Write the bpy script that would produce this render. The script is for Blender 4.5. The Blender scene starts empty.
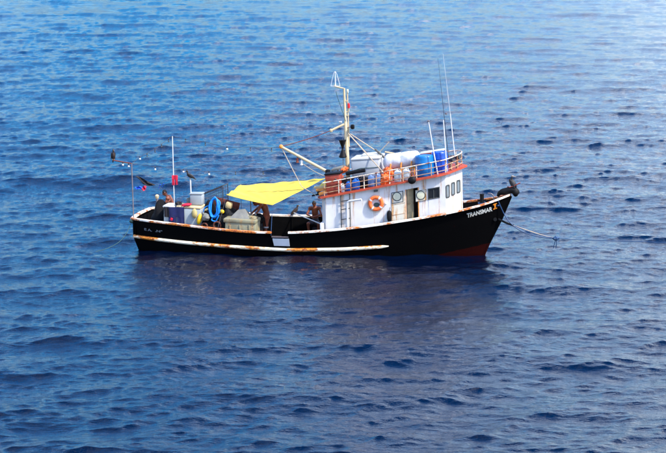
import bpy, math, random
import numpy as np
from mathutils import Vector, Matrix, noise as mnoise
R = math.radians
random.seed(7)
scene = bpy.context.scene
col = scene.collection

# ------------------------------------------------------------------ camera, sky, sun, exposure
cam_data = bpy.data.cameras.new('camera')
cam = bpy.data.objects.new('camera', cam_data); col.objects.link(cam)
cam.location = (0.0, -90.5, 16.0)
cam.rotation_euler = (R(90 - 9.444), 0.0, R(-0.547))
cam_data.sensor_width = 36.0
cam_data.lens = 36.0 * 2200.0 / 666.0
cam_data.clip_start = 0.5
cam_data.clip_end = 60000.0
scene.camera = cam

SUN_AZ = R(124.0)      # clockwise from +Y: from the right, a little behind the camera
SUN_EL = R(50.0)
CLOUD_SHIFT = (1.34, 1.1, 0.34)
world = bpy.data.worlds.new('World'); scene.world = world
world.use_nodes = True
wn = world.node_tree.nodes; wl = world.node_tree.links
sky = wn.new('ShaderNodeTexSky'); sky.sky_type = 'NISHITA'; sky.sun_disc = False
sky.sun_elevation = SUN_EL; sky.sun_rotation = SUN_AZ
sky.altitude = 0.0; sky.air_density = 1.0; sky.dust_density = 2.6; sky.ozone_density = 5.0
hs = wn.new('ShaderNodeHueSaturation'); hs.inputs['Hue'].default_value = 0.506; hs.inputs['Saturation'].default_value = 2.0
wl.new(sky.outputs[0], hs.inputs['Color']); 
# thin broken cloud veil over the whole sky
tcw = wn.new('ShaderNodeTexCoord'); mpw = wn.new('ShaderNodeMapping')
mpw.inputs['Location'].default_value = CLOUD_SHIFT; mpw.inputs['Scale'].default_value = (1.0, 1.0, 1.7)
wl.new(tcw.outputs['Generated'], mpw.inputs[0])
cn = wn.new('ShaderNodeTexNoise'); cn.inputs['Scale'].default_value = 1.9; cn.inputs['Detail'].default_value = 2.5; cn.inputs['Roughness'].default_value = 0.5
wl.new(mpw.outputs[0], cn.inputs['Vector'])
cr_ = wn.new('ShaderNodeMapRange'); cr_.interpolation_type = 'SMOOTHSTEP'
cr_.inputs[1].default_value = 0.44; cr_.inputs[2].default_value = 0.68; cr_.inputs[4].default_value = 0.95
wl.new(cn.outputs['Fac'], cr_.inputs[0])
cm = wn.new('ShaderNodeMixRGB'); cm.inputs[2].default_value = (8.0, 8.6, 9.4, 1)
sz = wn.new('ShaderNodeSeparateXYZ'); wl.new(tcw.outputs['Generated'], sz.inputs[0])
cz = wn.new('ShaderNodeMapRange'); cz.interpolation_type = 'SMOOTHSTEP'      # the veil looks thinner overhead
cz.inputs[1].default_value = 1.0; cz.inputs[2].default_value = 0.30; cz.inputs[3].default_value = 0.30
wl.new(sz.outputs['Z'], cz.inputs[0])
cx_ = wn.new('ShaderNodeMath'); cx_.operation = 'MULTIPLY'; wl.new(cr_.outputs[0], cx_.inputs[0]); wl.new(cz.outputs[0], cx_.inputs[1])
wl.new(cx_.outputs[0], cm.inputs[0]); wl.new(hs.outputs[0], cm.inputs[1])
wl.new(cm.outputs[0], wn['Background'].inputs['Color'])
wn['Background'].inputs['Strength'].default_value = 0.14
sun_data = bpy.data.lights.new('sun', 'SUN'); sun_data.energy = 2.6; sun_data.angle = R(3.0)
sun_data.color = (1.0, 0.94, 0.85)
sun = bpy.data.objects.new('sun', sun_data); col.objects.link(sun)
sun_dir = Vector((math.sin(SUN_AZ) * math.cos(SUN_EL), math.cos(SUN_AZ) * math.cos(SUN_EL), math.sin(SUN_EL)))
sun.rotation_euler = sun_dir.to_track_quat('Z', 'Y').to_euler()
sun.location = (40, -40, 60)
scene.view_settings.view_transform = 'Standard'
scene.view_settings.look = 'None'
scene.view_settings.gamma = 1.0
scene.view_settings.exposure = 1.45
scene.view_settings.use_curve_mapping = False

# ------------------------------------------------------------------ materials
MATS = {}
def mat(name, color, rough=0.6, var=0.12, scale=6.0, rust=0.0, rust_color=(0.30, 0.075, 0.012), stretch=(1, 1, 1),
        spec=0.5, bump=0.0, bump_scale=40.0, rust_soft=0.10, trans=0.0, rust2=(0.09, 0.02, 0.006), rscale=1.0):
    """painted / worn surface: base colour with tonal drift and, if asked, rust with a shape of its own"""
    m = bpy.data.materials.new(name); m.use_nodes = True
    n = m.node_tree.nodes; l = m.node_tree.links
    b = n['Principled BSDF']
    b.inputs['Roughness'].default_value = rough
    b.inputs['Specular IOR Level'].default_value = spec
    tc = n.new('ShaderNodeTexCoord')
    nz = n.new('ShaderNodeTexNoise'); nz.inputs['Scale'].default_value = scale; nz.inputs['Detail'].default_value = 6
    l.new(tc.outputs['Object'], nz.inputs['Vector'])
    ramp = n.new('ShaderNodeValToRGB')
    ramp.color_ramp.elements[0].position = 0.3; ramp.color_ramp.elements[1].position = 0.7
    ramp.color_ramp.elements[0].color = tuple(max(0, c * (1 - var)) for c in color) + (1,)
    ramp.color_ramp.elements[1].color = tuple(min(1, c * (1 + var)) for c in color) + (1,)
    l.new(nz.outputs['Fac'], ramp.inputs['Fac'])
    out = ramp.outputs['Color']
    if rust > 0:
        mp = n.new('ShaderNodeMapping'); mp.inputs['Scale'].default_value = stretch
        l.new(tc.outputs['Object'], mp.inputs['Vector'])
        rn = n.new('ShaderNodeTexNoise'); rn.inputs['Scale'].default_value = 2.2 * rscale; rn.inputs['Detail'].default_value = 9
        rn.inputs['Roughness'].default_value = 0.68
        l.new(mp.outputs[0], rn.inputs['Vector'])
        rr = n.new('ShaderNodeValToRGB')
        e = 0.74 - 0.42 * rust
        rr.color_ramp.elements[0].position = e; rr.color_ramp.elements[1].position = e + rust_soft
        l.new(rn.outputs['Fac'], rr.inputs['Fac'])
        r2 = n.new('ShaderNodeTexNoise'); r2.inputs['Scale'].default_value = 14; r2.inputs['Detail'].default_value = 4
        l.new(tc.outputs['Object'], r2.inputs['Vector'])
        rc = n.new('ShaderNodeMixRGB'); rc.inputs[1].default_value = rust_color + (1,); rc.inputs[2].default_value = rust2 + (1,)
        rk = n.new('ShaderNodeValToRGB'); rk.color_ramp.elements[0].position = 0.42; rk.color_ramp.elements[1].position = 0.62
        l.new(r2.outputs['Fac'], rk.inputs['Fac']); l.new(rk.outputs['Color'], rc.inputs[0])
        mx = n.new('ShaderNodeMixRGB')
        l.new(rr.outputs['Color'], mx.inputs[0]); l.new(out, mx.inputs[1]); l.new(rc.outputs[0], mx.inputs[2])
        out = mx.outputs[0]
    l.new(out, b.inputs['Base Color'])
    if trans > 0:
        tr = n.new('ShaderNodeBsdfTranslucent'); ms = n.new('ShaderNodeMixShader'); ms.inputs[0].default_value = trans
        l.new(out, tr.inputs['Color']); l.new(b.outputs[0], ms.inputs[1]); l.new(tr.outputs[0], ms.inputs[2])
        l.new(ms.outputs[0], n['Material Output'].inputs['Surface'])
    if bump > 0:
        bn = n.new('ShaderNodeTexNoise'); bn.inputs['Scale'].default_value = bump_scale; bn.inputs['Detail'].default_value = 4
        l.new(tc.outputs['Object'], bn.inputs['Vector'])
        bp = n.new('ShaderNodeBump'); bp.inputs['Strength'].default_value = bump; bp.inputs['Distance'].default_value = 0.02
        l.new(bn.outputs['Fac'], bp.inputs['Height']); l.new(bp.outputs[0], b.inputs['Normal'])
    MATS[name] = m
    return m

WHITE = (0.78, 0.78, 0.76)
mat('house_white', (0.66, 0.64, 0.60), 0.5, 0.06, 3, rust=0.50, stretch=(2.6, 2.6, 0.20), rust_color=(0.55, 0.27, 0.06), rust2=(0.34, 0.10, 0.02), rust_soft=0.16)
mat('door_white', (0.66, 0.61, 0.48), 0.5, 0.08, 4, rust=0.58, stretch=(2.2, 2.2, 0.3), rust_color=(0.60, 0.30, 0.05), rust2=(0.42, 0.13, 0.02), rust_soft=0.14)
mat('clean_white', (0.60, 0.59, 0.55), 0.45, 0.06, 5, rust=0.2, stretch=(2, 2, .4), rust_color=(.5, .3, .1))
mat('canvas_white', (0.52, 0.53, 0.55), 0.7, 0.05, 4, bump=0.6, bump_scale=9)
mat('gunwale_paint', (0.78, 0.72, 0.60), 0.6, 0.10, 4, rust=0.66, stretch=(0.55, 1, 1), rust_color=(0.55, 0.16, 0.015), rust2=(0.20, 0.04, 0.008), rust_soft=0.08)
mat('rub_paint', (0.80, 0.72, 0.52), 0.6, 0.10, 4, rust=0.66, stretch=(0.5, 1, 1), rust_color=(0.62, 0.22, 0.015), rust2=(0.22, 0.04, 0.006), rust_soft=0.07)
mat('bulwark_black', (0.002, 0.002, 0.0022), 0.8, 0.3, 3, spec=0.06)
mat('deck_dark', (0.010, 0.007, 0.006), 0.75, 0.4, 3, rust=0.25, rust_color=(0.06, 0.02, 0.01), spec=0.3)
mat('roof_red', (0.42, 0.055, 0.018), 0.6, 0.2, 4, rust=0.4, rust_color=(0.20, 0.03, 0.01), rust2=(0.55, 0.13, 0.03))
mat('cabinet_red', (0.26, 0.035, 0.014), 0.65, 0.25, 5, rust=0.4, rust_color=(0.13, 0.018, 0.008), rust2=(0.38, 0.07, 0.02))
mat('mast_cream', (0.50, 0.40, 0.23), 0.5, 0.10, 4, rust=0.34, stretch=(1, 1, 0.4), rust_color=(0.55, 0.27, 0.05), rust2=(0.30, 0.08, 0.015))
mat('rail_white', (0.62, 0.56, 0.44), 0.5, 0.10, 6, rust=0.56, rust_color=(0.42, 0.13, 0.02), rscale=2)
mat('rail_rust', (0.42, 0.26, 0.14), 0.6, 0.2, 6, rust=0.6, rust_color=(0.34, 0.09, 0.015), rscale=2)
mat('pole_white', (0.60, 0.60, 0.58), 0.4, 0.05, 5, rust=0.15)
mat('pole_grey', (0.16, 0.13, 0.13), 0.5, 0.2, 8)
mat('wire_dark', (0.03, 0.03, 0.035), 0.6, 0.2, 8)
mat('black_rubber', (0.003, 0.003, 0.0035), 0.6, 0.3, 8, spec=0.2)
mat('black_net', (0.004, 0.004, 0.005), 0.85, 0.5, 18, spec=0.2, bump=0.8, bump_scale=30)
mat('grey_net', (0.014, 0.015, 0.016), 0.85, 0.6, 14, spec=0.2, bump=0.8, bump_scale=26)
mat('tarp_yellow', (0.92, 0.71, 0.070), 0.55, 0.07, 3, trans=0.3, bump=0.25, bump_scale=5)
mat('barrel_blue', (0.0, 0.13, 0.36), 0.4, 0.10, 4, rust=0.12, rust_color=(0.02, 0.16, 0.5), rust2=(0.0, 0.1, 0.35))
mat('barrel_deep', (0.0, 0.055, 0.38), 0.4, 0.10, 4)
mat('jug_blue', (0.008, 0.09, 0.36), 0.35, 0.10, 6)
mat('jug_pale', (0.11, 0.18, 0.34), 0.35, 0.10, 6)
mat('jug_white', (0.42, 0.46, 0.47), 0.35, 0.06, 6)
mat('orange', (0.78, 0.13, 0.018), 0.65, 0.15, 6)
mat('tank_grey', (0.36, 0.38, 0.38), 0.5, 0.07, 3)
mat('tank_lid', (0.48, 0.48, 0.44), 0.5, 0.07, 3, rust=0.2, rust_color=(0.5, 0.35, 0.2))
mat('box_grey', (0.28, 0.31, 0.31), 0.5, 0.07, 2.5, rust=0.22, stretch=(2, 2, 0.25), rust_color=(0.36, 0.30, 0.22), rust2=(0.25, 0.2, 0.13))
mat('cooler', (0.21, 0.20, 0.12), 0.55, 0.2, 3, rust=0.5, stretch=(1.5, 1.5, 0.6), rust_color=(0.32, 0.22, 0.09), rust2=(0.16, 0.08, 0.03))
mat('lid_tan', (0.52, 0.40, 0.22), 0.6, 0.25, 5, rust=0.3, rust_color=(0.25, 0.12, 0.05))
mat('canvas_grey', (0.15, 0.15, 0.13), 0.8, 0.2, 4, rust=0.3, rust_color=(0.35, 0.30, 0.12), rust2=(0.3, 0.25, 0.1), bump=0.5, bump_scale=10)
mat('rope_blue', (0.0, 0.23, 0.66), 0.6, 0.15, 14, bump=0.6, bump_scale=60)
mat('line_blue', (0.008, 0.045, 0.12), 0.6, 0.25, 14)
mat('line_green', (0.02, 0.06, 0.055), 0.6, 0.25, 14)
mat('rope_tan', (0.42, 0.33, 0.22), 0.7, 0.2, 14)
mat('cloth_navy', (0.003, 0.008, 0.065), 0.8, 0.2, 6, bump=0.3, bump_scale=8)
mat('cloth_black', (0.006, 0.004, 0.006), 0.85, 0.3, 6)
mat('cloth_red', (0.50, 0.004, 0.03), 0.75, 0.15, 6)
mat('cloth_blue', (0.0, 0.06, 0.50), 0.75, 0.15, 6)
mat('float_yellow', (0.86, 0.50, 0.01), 0.45, 0.08, 6)
mat('float_cream', (0.42, 0.33, 0.12), 0.5, 0.15, 6)
mat('bag_tan', (0.58, 0.42, 0.18), 0.7, 0.15, 6, bump=0.4, bump_scale=8)
mat('skin', (0.19, 0.052, 0.022), 0.55, 0.12, 6)
mat('skin_dark', (0.20, 0.047, 0.014), 0.55, 0.12, 6)
mat('hair', (0.008, 0.006, 0.006), 0.7, 0.3, 20)
mat('shorts_dark', (0.02, 0.012, 0.012), 0.8, 0.2, 6)
mat('shorts_brown', (0.20, 0.045, 0.016), 0.8, 0.2, 6)
mat('bird_brown', (0.025, 0.014, 0.010), 0.7, 0.4, 12)
mat('bird_grey', (0.20, 0.18, 0.16), 0.7, 0.4, 12)
mat('bird_black', (0.006, 0.006, 0.007), 0.6, 0.3, 12)
mat('bill', (0.30, 0.22, 0.15), 0.5, 0.1, 8)
mat('lens_cream', (0.60, 0.58, 0.40), 0.35, 0.08, 6)
mat('frame_dark', (0.05, 0.055, 0.05), 0.5, 0.2, 6)
mat('dark_room', (0.075, 0.042, 0.024), 0.8, 0.3, 2)
mat('letter_white', (0.45, 0.45, 0.40), 0.6, 0.3, 9, rust=0.3, rust_color=(0.45, 0.2, 0.03), rscale=3)
mat('letter_orange', (0.80, 0.24, 0.01), 0.6, 0.25, 9)
mat('letter_faint', (0.15, 0.16, 0.165), 0.7, 0.5, 14)
mat('panel_white', (0.42, 0.46, 0.50), 0.5, 0.06, 3)
mat('timber', (0.62, 0.24, 0.04), 0.6, 0.25, 8)
mat('timber_dark', (0.16, 0.030, 0.012), 0.65, 0.3, 8)
mat('rust_dark', (0.10, 0.025, 0.01), 0.7, 0.3, 8)
mat('lamp_red', (0.70, 0.005, 0.01), 0.35, 0.05, 6)
mat('lamp_white', (0.60, 0.61, 0.61), 0.3, 0.02, 6)

def glass(name, color, rough=0.08):
    m = bpy.data.materials.new(name); m.use_nodes = True
    b = m.node_tree.nodes['Principled BSDF']
    b.inputs['Base Color'].default_value = color + (1,)
    b.inputs['Roughness'].default_value = rough
    b.inputs['IOR'].default_value = 1.5
    n = m.node_tree.nodes; l = m.node_tree.links
    tc = n.new('ShaderNodeTexCoord'); nz = n.new('ShaderNodeTexNoise'); nz.inputs['Scale'].default_value = 5
    l.new(tc.outputs['Object'], nz.inputs['Vector'])
    mr = n.new('ShaderNodeMapRange'); mr.inputs[3].default_value = rough * 0.6; mr.inputs[4].default_value = rough * 2.2
    l.new(nz.outputs['Fac'], mr.inputs[0]); l.new(mr.outputs[0], b.inputs['Roughness'])
    MATS[name] = m
glass('window_glass', (0.16, 0.19, 0.20))
glass('dark_glass', (0.012, 0.012, 0.012))

# hull: black topsides, red bottom paint below a painted line, scuffs and rust specks
def hull_material():
    m = bpy.data.materials.new('hull_paint'); m.use_nodes = True
    n = m.node_tree.nodes; l = m.node_tree.links; b = n['Principled BSDF']
    b.inputs['Roughness'].default_value = 0.55; b.inputs['Specular IOR Level'].default_value = 0.04
    tc = n.new('ShaderNodeTexCoord'); sp = n.new('ShaderNodeSeparateXYZ'); l.new(tc.outputs['Object'], sp.inputs[0])
    ln = n.new('ShaderNodeMath'); ln.operation = 'MULTIPLY_ADD'     # boot line height = 0.175*x - 1.0
    ln.inputs[1].default_value = 0.175; ln.inputs[2].default_value = -0.985
    l.new(sp.outputs['X'], ln.inputs[0])
    nz = n.new('ShaderNodeTexNoise'); nz.inputs['Scale'].default_value = 7; nz.inputs['Detail'].default_value = 6
    l.new(tc.outputs['Object'], nz.inputs['Vector'])
    nm = n.new('ShaderNodeMath'); nm.operation = 'MULTIPLY_ADD'; nm.inputs[1].default_value = 0.10; nm.inputs[2].default_value = -0.05
    l.new(nz.outputs['Fac'], nm.inputs[0])
    df = n.new('ShaderNodeMath'); df.operation = 'SUBTRACT'; l.new(ln.outputs[0], df.inputs[0]); l.new(sp.outputs['Z'], df.inputs[1])
    ad = n.new('ShaderNodeMath'); ad.operation = 'ADD'; l.new(df.outputs[0], ad.inputs[0]); l.new(nm.outputs[0], ad.inputs[1])
    st = n.new('ShaderNodeMapRange'); st.inputs[1].default_value = -0.012; st.inputs[2].default_value = 0.012
    l.new(ad.outputs[0], st.inputs[0])
    # scuff/rust specks on the black
    mp = n.new('ShaderNodeMapping'); mp.inputs['Scale'].default_value = (1.4, 1.4, 0.5); l.new(tc.outputs['Object'], mp.inputs[0])
    r1 = n.new('ShaderNodeTexNoise'); r1.inputs['Scale'].default_value = 3; r1.inputs['Detail'].default_value = 9; r1.inputs['Roughness'].default_value = 0.7
    l.new(mp.outputs[0], r1.inputs['Vector'])
    rr = n.new('ShaderNodeValToRGB'); rr.color_ramp.elements[0].position = 0.66; rr.color_ramp.elements[1].position = 0.74
    l.new(r1.outputs['Fac'], rr.inputs[0])
    blk = n.new('ShaderNodeMixRGB'); blk.inputs[1].default_value = (0.0016, 0.0016, 0.0018, 1); blk.inputs[2].default_value = (0.045, 0.008, 0.003, 1)
    l.new(rr.outputs[0], blk.inputs[0])
    red = n.new('ShaderNodeMixRGB'); red.inputs[1].default_value = (0.022, 0.0022, 0.0015, 1); red.inputs[2].default_value = (0.010, 0.0015, 0.0015, 1)
    l.new(nz.outputs['Fac'], red.inputs[0])
    mx = n.new('ShaderNodeMixRGB'); l.new(st.outputs[0], mx.inputs[0]); l.new(blk.outputs[0], mx.inputs[1]); l.new(red.outputs[0], mx.inputs[2])
    l.new(mx.outputs[0], b.inputs['Base Color'])
    MATS['hull_paint'] = m
hull_material()

def water_material():
    m = bpy.data.materials.new('sea_water'); m.use_nodes = True
    n = m.node_tree.nodes; l = m.node_tree.links; b = n['Principled BSDF']
    b.inputs['Base Color'].default_value = (0.0001, 0.0022, 0.011, 1)
    b.inputs['Roughness'].default_value = 0.04
    b.inputs['IOR'].default_value = 1.333
    tc = n.new('ShaderNodeTexCoord')
    def nz(scale, detail, rough, rot, sc):
        mp = n.new('ShaderNodeMapping'); mp.inputs['Rotation'].default_value = (0, 0, rot); mp.inputs['Scale'].default_value = sc
        l.new(tc.outputs['Object'], mp.inputs[0])
        t = n.new('ShaderNodeTexNoise'); t.inputs['Scale'].default_value = scale; t.inputs['Detail'].default_value = detail
        t.inputs['Roughness'].default_value = rough
        l.new(mp.outputs[0], t.inputs['Vector'])
        return t
    def ridged(scale, rot, sc):
        mp = n.new('ShaderNodeMapping'); mp.inputs['Rotation'].default_value = (0, 0, rot); mp.inputs['Scale'].default_value = sc
        wv = n.new('ShaderNodeTexNoise'); wv.inputs['Scale'].default_value = 0.35; wv.inputs['Detail'].default_value = 2
        l.new(tc.outputs['Object'], wv.inputs['Vector'])
        ws = n.new('ShaderNodeVectorMath'); ws.operation = 'SCALE'; ws.inputs[3].default_value = 1.6; l.new(wv.outputs['Color'], ws.inputs[0])
        wa = n.new('ShaderNodeVectorMath'); wa.operation = 'ADD'; l.new(tc.outputs['Object'], wa.inputs[0]); l.new(ws.outputs[0], wa.inputs[1])
        l.new(wa.outputs[0], mp.inputs[0])
        t = n.new('ShaderNodeTexNoise'); t.noise_type = 'RIDGED_MULTIFRACTAL'; t.inputs['Scale'].default_value = scale
        t.inputs['Detail'].default_value = 4; t.inputs['Roughness'].default_value = 0.5; t.inputs['Lacunarity'].default_value = 2.2
        l.new(mp.outputs[0], t.inputs['Vector'])
        return t
    rg = ridged(0.55, R(10), (0.5, 1.0, 1.0))
    c = nz(6.5, 4, 0.68, R(-14), (0.6, 1.0, 1.0))
    b1 = n.new('ShaderNodeBump'); b1.inputs['Strength'].default_value = 1.0; b1.inputs['Distance'].default_value = 0.06
    l.new(rg.outputs['Fac'], b1.inputs['Height'])
    b2 = n.new('ShaderNodeBump'); b2.inputs['Strength'].default_value = 1.0; b2.inputs['Distance'].default_value = 0.034
    l.new(c.outputs['Fac'], b2.inputs['Height']); l.new(b1.outputs[0], b2.inputs['Normal'])
    l.new(b2.outputs[0], b.inputs['Normal'])
    MATS['sea_water'] = m
water_material()

# ------------------------------------------------------------------ mesh helpers
class MB:
    def __init__(self): self.v = []; self.f = []
    def add(self, vs, fs):
        o = len(self.v); self.v += [tuple(p) for p in vs]; self.f += [tuple(i + o for i in f) for f in fs]; return self
    def box(self, c, s, rot=None, taper=1.0, bev=0.0):
        hx, hy, hz = s[0] / 2, s[1] / 2, s[2] / 2
        b = min(bev, hx * .9, hy * .9, hz * .9)
        if b <= 0:
            vs = [Vector((x * hx * (taper if z > 0 else 1), y * hy * (taper if z > 0 else 1), z * hz)) for z in (-1, 1) for x, y in ((-1, -1), (1, -1), (1, 1), (-1, 1))]
            fs = [(3, 2, 1, 0), (4, 5, 6, 7), (0, 1, 5, 4), (1, 2, 6, 5), (2, 3, 7, 6), (3, 0, 4, 7)]
        else:
            vs = []; fs = []
            k = 8
            def ring(z, d, t):
                r = []
                for (sx, sy) in ((1, 1), (-1, 1), (-1, -1), (1, -1)):
                    cx, cy = sx * (hx * t - b), sy * (hy * t - b)
                    a0 = {(1, 1): 0, (-1, 1): 90, (-1, -1): 180, (1, -1): 270}[(sx, sy)]
                    for q in (0, 45, 90):
                        an = R(a0 + q); r.append(Vector((cx + math.cos(an) * (b - d), cy + math.sin(an) * (b - d), z)))
                return r
            rings = [ring(-hz, b, 1), ring(-hz + b * .3, b * .3, 1), ring(-hz + b, 0, 1), ring(hz - b, 0, taper), ring(hz - b * .3, b * .3, taper), ring(hz, b, taper)]
            for r_ in rings: vs += r_
            m = 12
            for i in range(len(rings) - 1):
                for j in range(m):
                    fs.append((i * m + j, i * m + (j + 1) % m, (i + 1) * m + (j + 1) % m, (i + 1) * m + j))
            fs.append(tuple(reversed(range(m)))); fs.append(tuple(range((len(rings) - 1) * m, len(rings) * m)))
        M = rot if rot is not None else Matrix.Identity(3)
        return self.add([M @ p + Vector(c) for p in vs], fs)
    def tube(self, pts, r, n=8, closed=False, caps=True):
        pts = [Vector(p) for p in pts]; m = len(pts)
        rs = r if isinstance(r, (list, tuple)) else [r] * m
        up = None; vs = []; fs = []
        for i, p in enumerate(pts):
            if closed: t = pts[(i + 1) % m] - pts[i - 1]
            else: t = pts[min(i + 1, m - 1)] - pts[max(i - 1, 0)]
            if t.length < 1e-9: t = Vector((0, 0, 1))
            t.normalize()
            if up is None: up = t.orthogonal().normalized()
            up = (up - t * up.dot(t))
            if up.length < 1e-6: up = t.orthogonal()
            up.normalize(); sd = t.cross(up)
            for k in range(n):
                an = 2 * math.pi * k / n
                vs.append(p + (up * math.cos(an) + sd * math.sin(an)) * rs[i])
        e = m if closed else m - 1
        for i in range(e):
            for k in range(n):
                a, b = i * n, ((i + 1) % m) * n
                fs.append((a + k, a + (k + 1) % n, b + (k + 1) % n, b + k))
        if caps and not closed:
            fs.append(tuple(reversed(range(n)))); fs.append(tuple(range((m - 1) * n, m * n)))
        return self.add(vs, fs)
    def lathe(self, prof, base, n=20, axis=(0, 0, 1), sx=1.0, sy=1.0):
        ax = Vector(axis).normalized(); q = Vector((0, 0, 1)).rotation_difference(ax)
        vs = []; fs = []
        for (r, z) in prof:
            for k in range(n):
                an = 2 * math.pi * k / n
                vs.append(q @ Vector((r * math.cos(an) * sx, r * math.sin(an) * sy, z)) + Vector(base))
        for i in range(len(prof) - 1):
            for k in range(n):
                fs.append((i * n + k, i * n + (k + 1) % n, (i + 1) * n + (k + 1) % n, (i + 1) * n + k))
        if prof[0][0] > 1e-6: fs.append(tuple(reversed(range(n))))
        if prof[-1][0] > 1e-6: fs.append(tuple(range((len(prof) - 1) * n, len(prof) * n)))
        return self.add(vs, fs)
    def ball(self, c, r, n=14, m=9, rot=None, lump=0.0, seed=0, lscale=2.0):
        r = (r, r, r) if not isinstance(r, (tuple, list)) else r
        M = rot if rot is not None else Matrix.Identity(3)
        vs = []; fs = []
        for i in range(m + 1):
            th = math.pi * i / m
            for k in range(n):
                ph = 2 * math.pi * k / n
                d = Vector((math.sin(th) * math.cos(ph), math.sin(th) * math.sin(ph), math.cos(th)))
                s = 1.0 + (lump * mnoise.noise(d * lscale + Vector((seed * 7.3, seed * 3.1, seed))) if lump else 0)
                vs.append(M @ Vector((d.x * r[0] * s, d.y * r[1] * s, d.z * r[2] * s)) + Vector(c))
        for i in range(m):
            for k in range(n):
                fs.append((i * n + k, (i + 1) * n + k, (i + 1) * n + (k + 1) % n, i * n + (k + 1) % n))
        return self.add(vs, fs)
    def limb(self, a, b, ra, rb, n=12):
        a = Vector(a); b = Vector(b); t = (b - a); L = t.length
        pts = []; rs = []
        for k in range(4): an = k / 4 * math.pi / 2; pts.append(a - t / L * ra * math.cos(an)); rs.append(max(.001, ra * math.sin(an)))
        pts.append(a); rs.append(ra); pts.append(b); rs.append(rb)
        for k in range(3, -1, -1): an = k / 4 * math.pi / 2; pts.append(b + t / L * rb * math.cos(an)); rs.append(max(.001, rb * math.sin(an)))
        return self.tube(pts, rs, n)
    def prism(self, poly, d):   # poly: 3-D points of a flat outline, d: extrusion vector
        d = Vector(d); m = len(poly)
        vs = [Vector(p) for p in poly] + [Vector(p) + d for p in poly]
        fs = [tuple(range(m)), tuple(reversed(range(m, 2 * m)))] + [(i, i + m, (i + 1) % m + m, (i + 1) % m) for i in range(m)]
        return self.add(vs, fs)
    def mesh(self, name, smooth=True):
        me = bpy.data.meshes.new(name); me.from_pydata(self.v, [], self.f)
        import bmesh
        bm = bmesh.new(); bm.from_mesh(me); bmesh.ops.remove_doubles(bm, verts=bm.verts, dist=1e-5)
        bmesh.ops.recalc_face_normals(bm, faces=bm.faces)
        if smooth:
            for f in bm.faces: f.smooth = True
            for e in bm.edges:
                e.smooth = not (len(e.link_faces) == 2 and e.calc_face_angle(0) > 0.62)
        bm.to_mesh(me); bm.free()
        return me
    def build(self, name, material, parent=None, smooth=True, loc=(0, 0, 0)):
        me = self.mesh(name, smooth); me.materials.append(MATS[material])
        o = bpy.data.objects.new(name, me); col.objects.link(o); o.location = loc
        if parent is not None: o.parent = parent
        return o

BOAT = Matrix.Rotation(R(-12), 4, 'Z') @ Matrix.Rotation(R(-1.5), 4, 'Y')
def tag(o, label=None, cat=None, group=None, kind=None):
    if label: o['label'] = label
    if cat: o['category'] = cat
    if group: o['group'] = group
    if kind: o['kind'] = kind
    return o
def thing(name, label, cat, loc=(0, 0, 0), rotz=0.0, group=None):
    o = bpy.data.objects.new(name, None); col.objects.link(o)
    o.matrix_world = BOAT @ Matrix.Translation(loc) @ Matrix.Rotation(rotz, 4, 'Z')
    o.empty_display_size = 0.2
    return tag(o, label, cat, group)
def solo(mb, name, material, label, cat, loc=(0, 0, 0), rotz=0.0, group=None, smooth=True):
    o = mb.build(name, material, None, smooth)
    o.matrix_world = BOAT @ Matrix.Translation(loc) @ Matrix.Rotation(rotz, 4, 'Z')
    return tag(o, label, cat, group)
def rot3(x=0, y=0, z=0):
    return (Matrix.Rotation(R(z), 3, 'Z') @ Matrix.Rotation(R(y), 3, 'Y') @ Matrix.Rotation(R(x), 3, 'X'))
def curve(pts, n=24):      # Catmull-Rom through points
    P = [Vector(p) for p in pts]; P = [P[0] * 2 - P[1]] + P + [P[-1] * 2 - P[-2]]; out = []
    for i in range(1, len(P) - 2):
        for k in range(n):
            t = k / n; a, b, c, d = P[i - 1], P[i], P[i + 1], P[i + 2]
            out.append(0.5 * (2 * b + (c - a) * t + (2 * a - 5 * b + 4 * c - d) * t * t + (3 * b - a - 3 * c + d) * t ** 3))
    out.append(P[-2]); return out
def sag(a, b, s, n=16):
    a = Vector(a); b = Vector(b)
    return [a.lerp(b, i / n) - Vector((0, 0, s * 4 * (i / n) * (1 - i / n))) for i in range(n + 1)]
def remeshed(mb, name, material, parent, voxel=0.011, smooth_it=2):
    o = mb.build(name, material, None)
    md = o.modifiers.new('r', 'REMESH'); md.mode = 'VOXEL'; md.voxel_size = voxel; md.use_smooth_shade = True
    sm = o.modifiers.new('s', 'SMOOTH'); sm.iterations = smooth_it; sm.factor = 0.5
    dg = bpy.context.evaluated_depsgraph_get()
    me = bpy.data.meshes.new_from_object(o.evaluated_get(dg)); me.name = name
    o.modifiers.clear(); old = o.data; o.data = me; bpy.data.meshes.remove(old)
    if not me.materials: me.materials.append(MATS[material])
    for p in me.polygons: p.use_smooth = True
    if parent is not None: o.parent = parent
    return o

# ------------------------------------------------------------------ the sea
def wave_tile(N, Lm, lam_min, lam_max, wind, spread, seed, rms, V):
    rng = np.random.default_rng(seed)
    k1 = np.fft.fftfreq(N, d=Lm / N) * 2 * np.pi
    kx, ky = np.meshgrid(k1, k1, indexing='xy')
    k = np.hypot(kx, ky); k[0, 0] = 1e-6
    w = np.array(wind, float); w /= np.linalg.norm(w)
    cosd = (kx * w[0] + ky * w[1]) / k
    Lp = V * V / 9.81
    ph = np.exp(-1 / (k * Lp) ** 2) / k ** 3.15 * (np.abs(cosd) ** spread) * np.where(cosd < 0, 0.12, 1.0)
    ph *= (k < 2 * np.pi / lam_min) * (k > 2 * np.pi / lam_max)
    h = np.sqrt(ph) * (rng.normal(size=(N, N)) + 1j * rng.normal(size=(N, N)))
    hz = np.real(np.fft.ifft2(h)); s = rms / hz.std()
    hx = np.real(np.fft.ifft2(1j * kx / k * h)); hy = np.real(np.fft.ifft2(1j * ky / k * h))
    return hx * s, hy * s, hz * s
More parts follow.
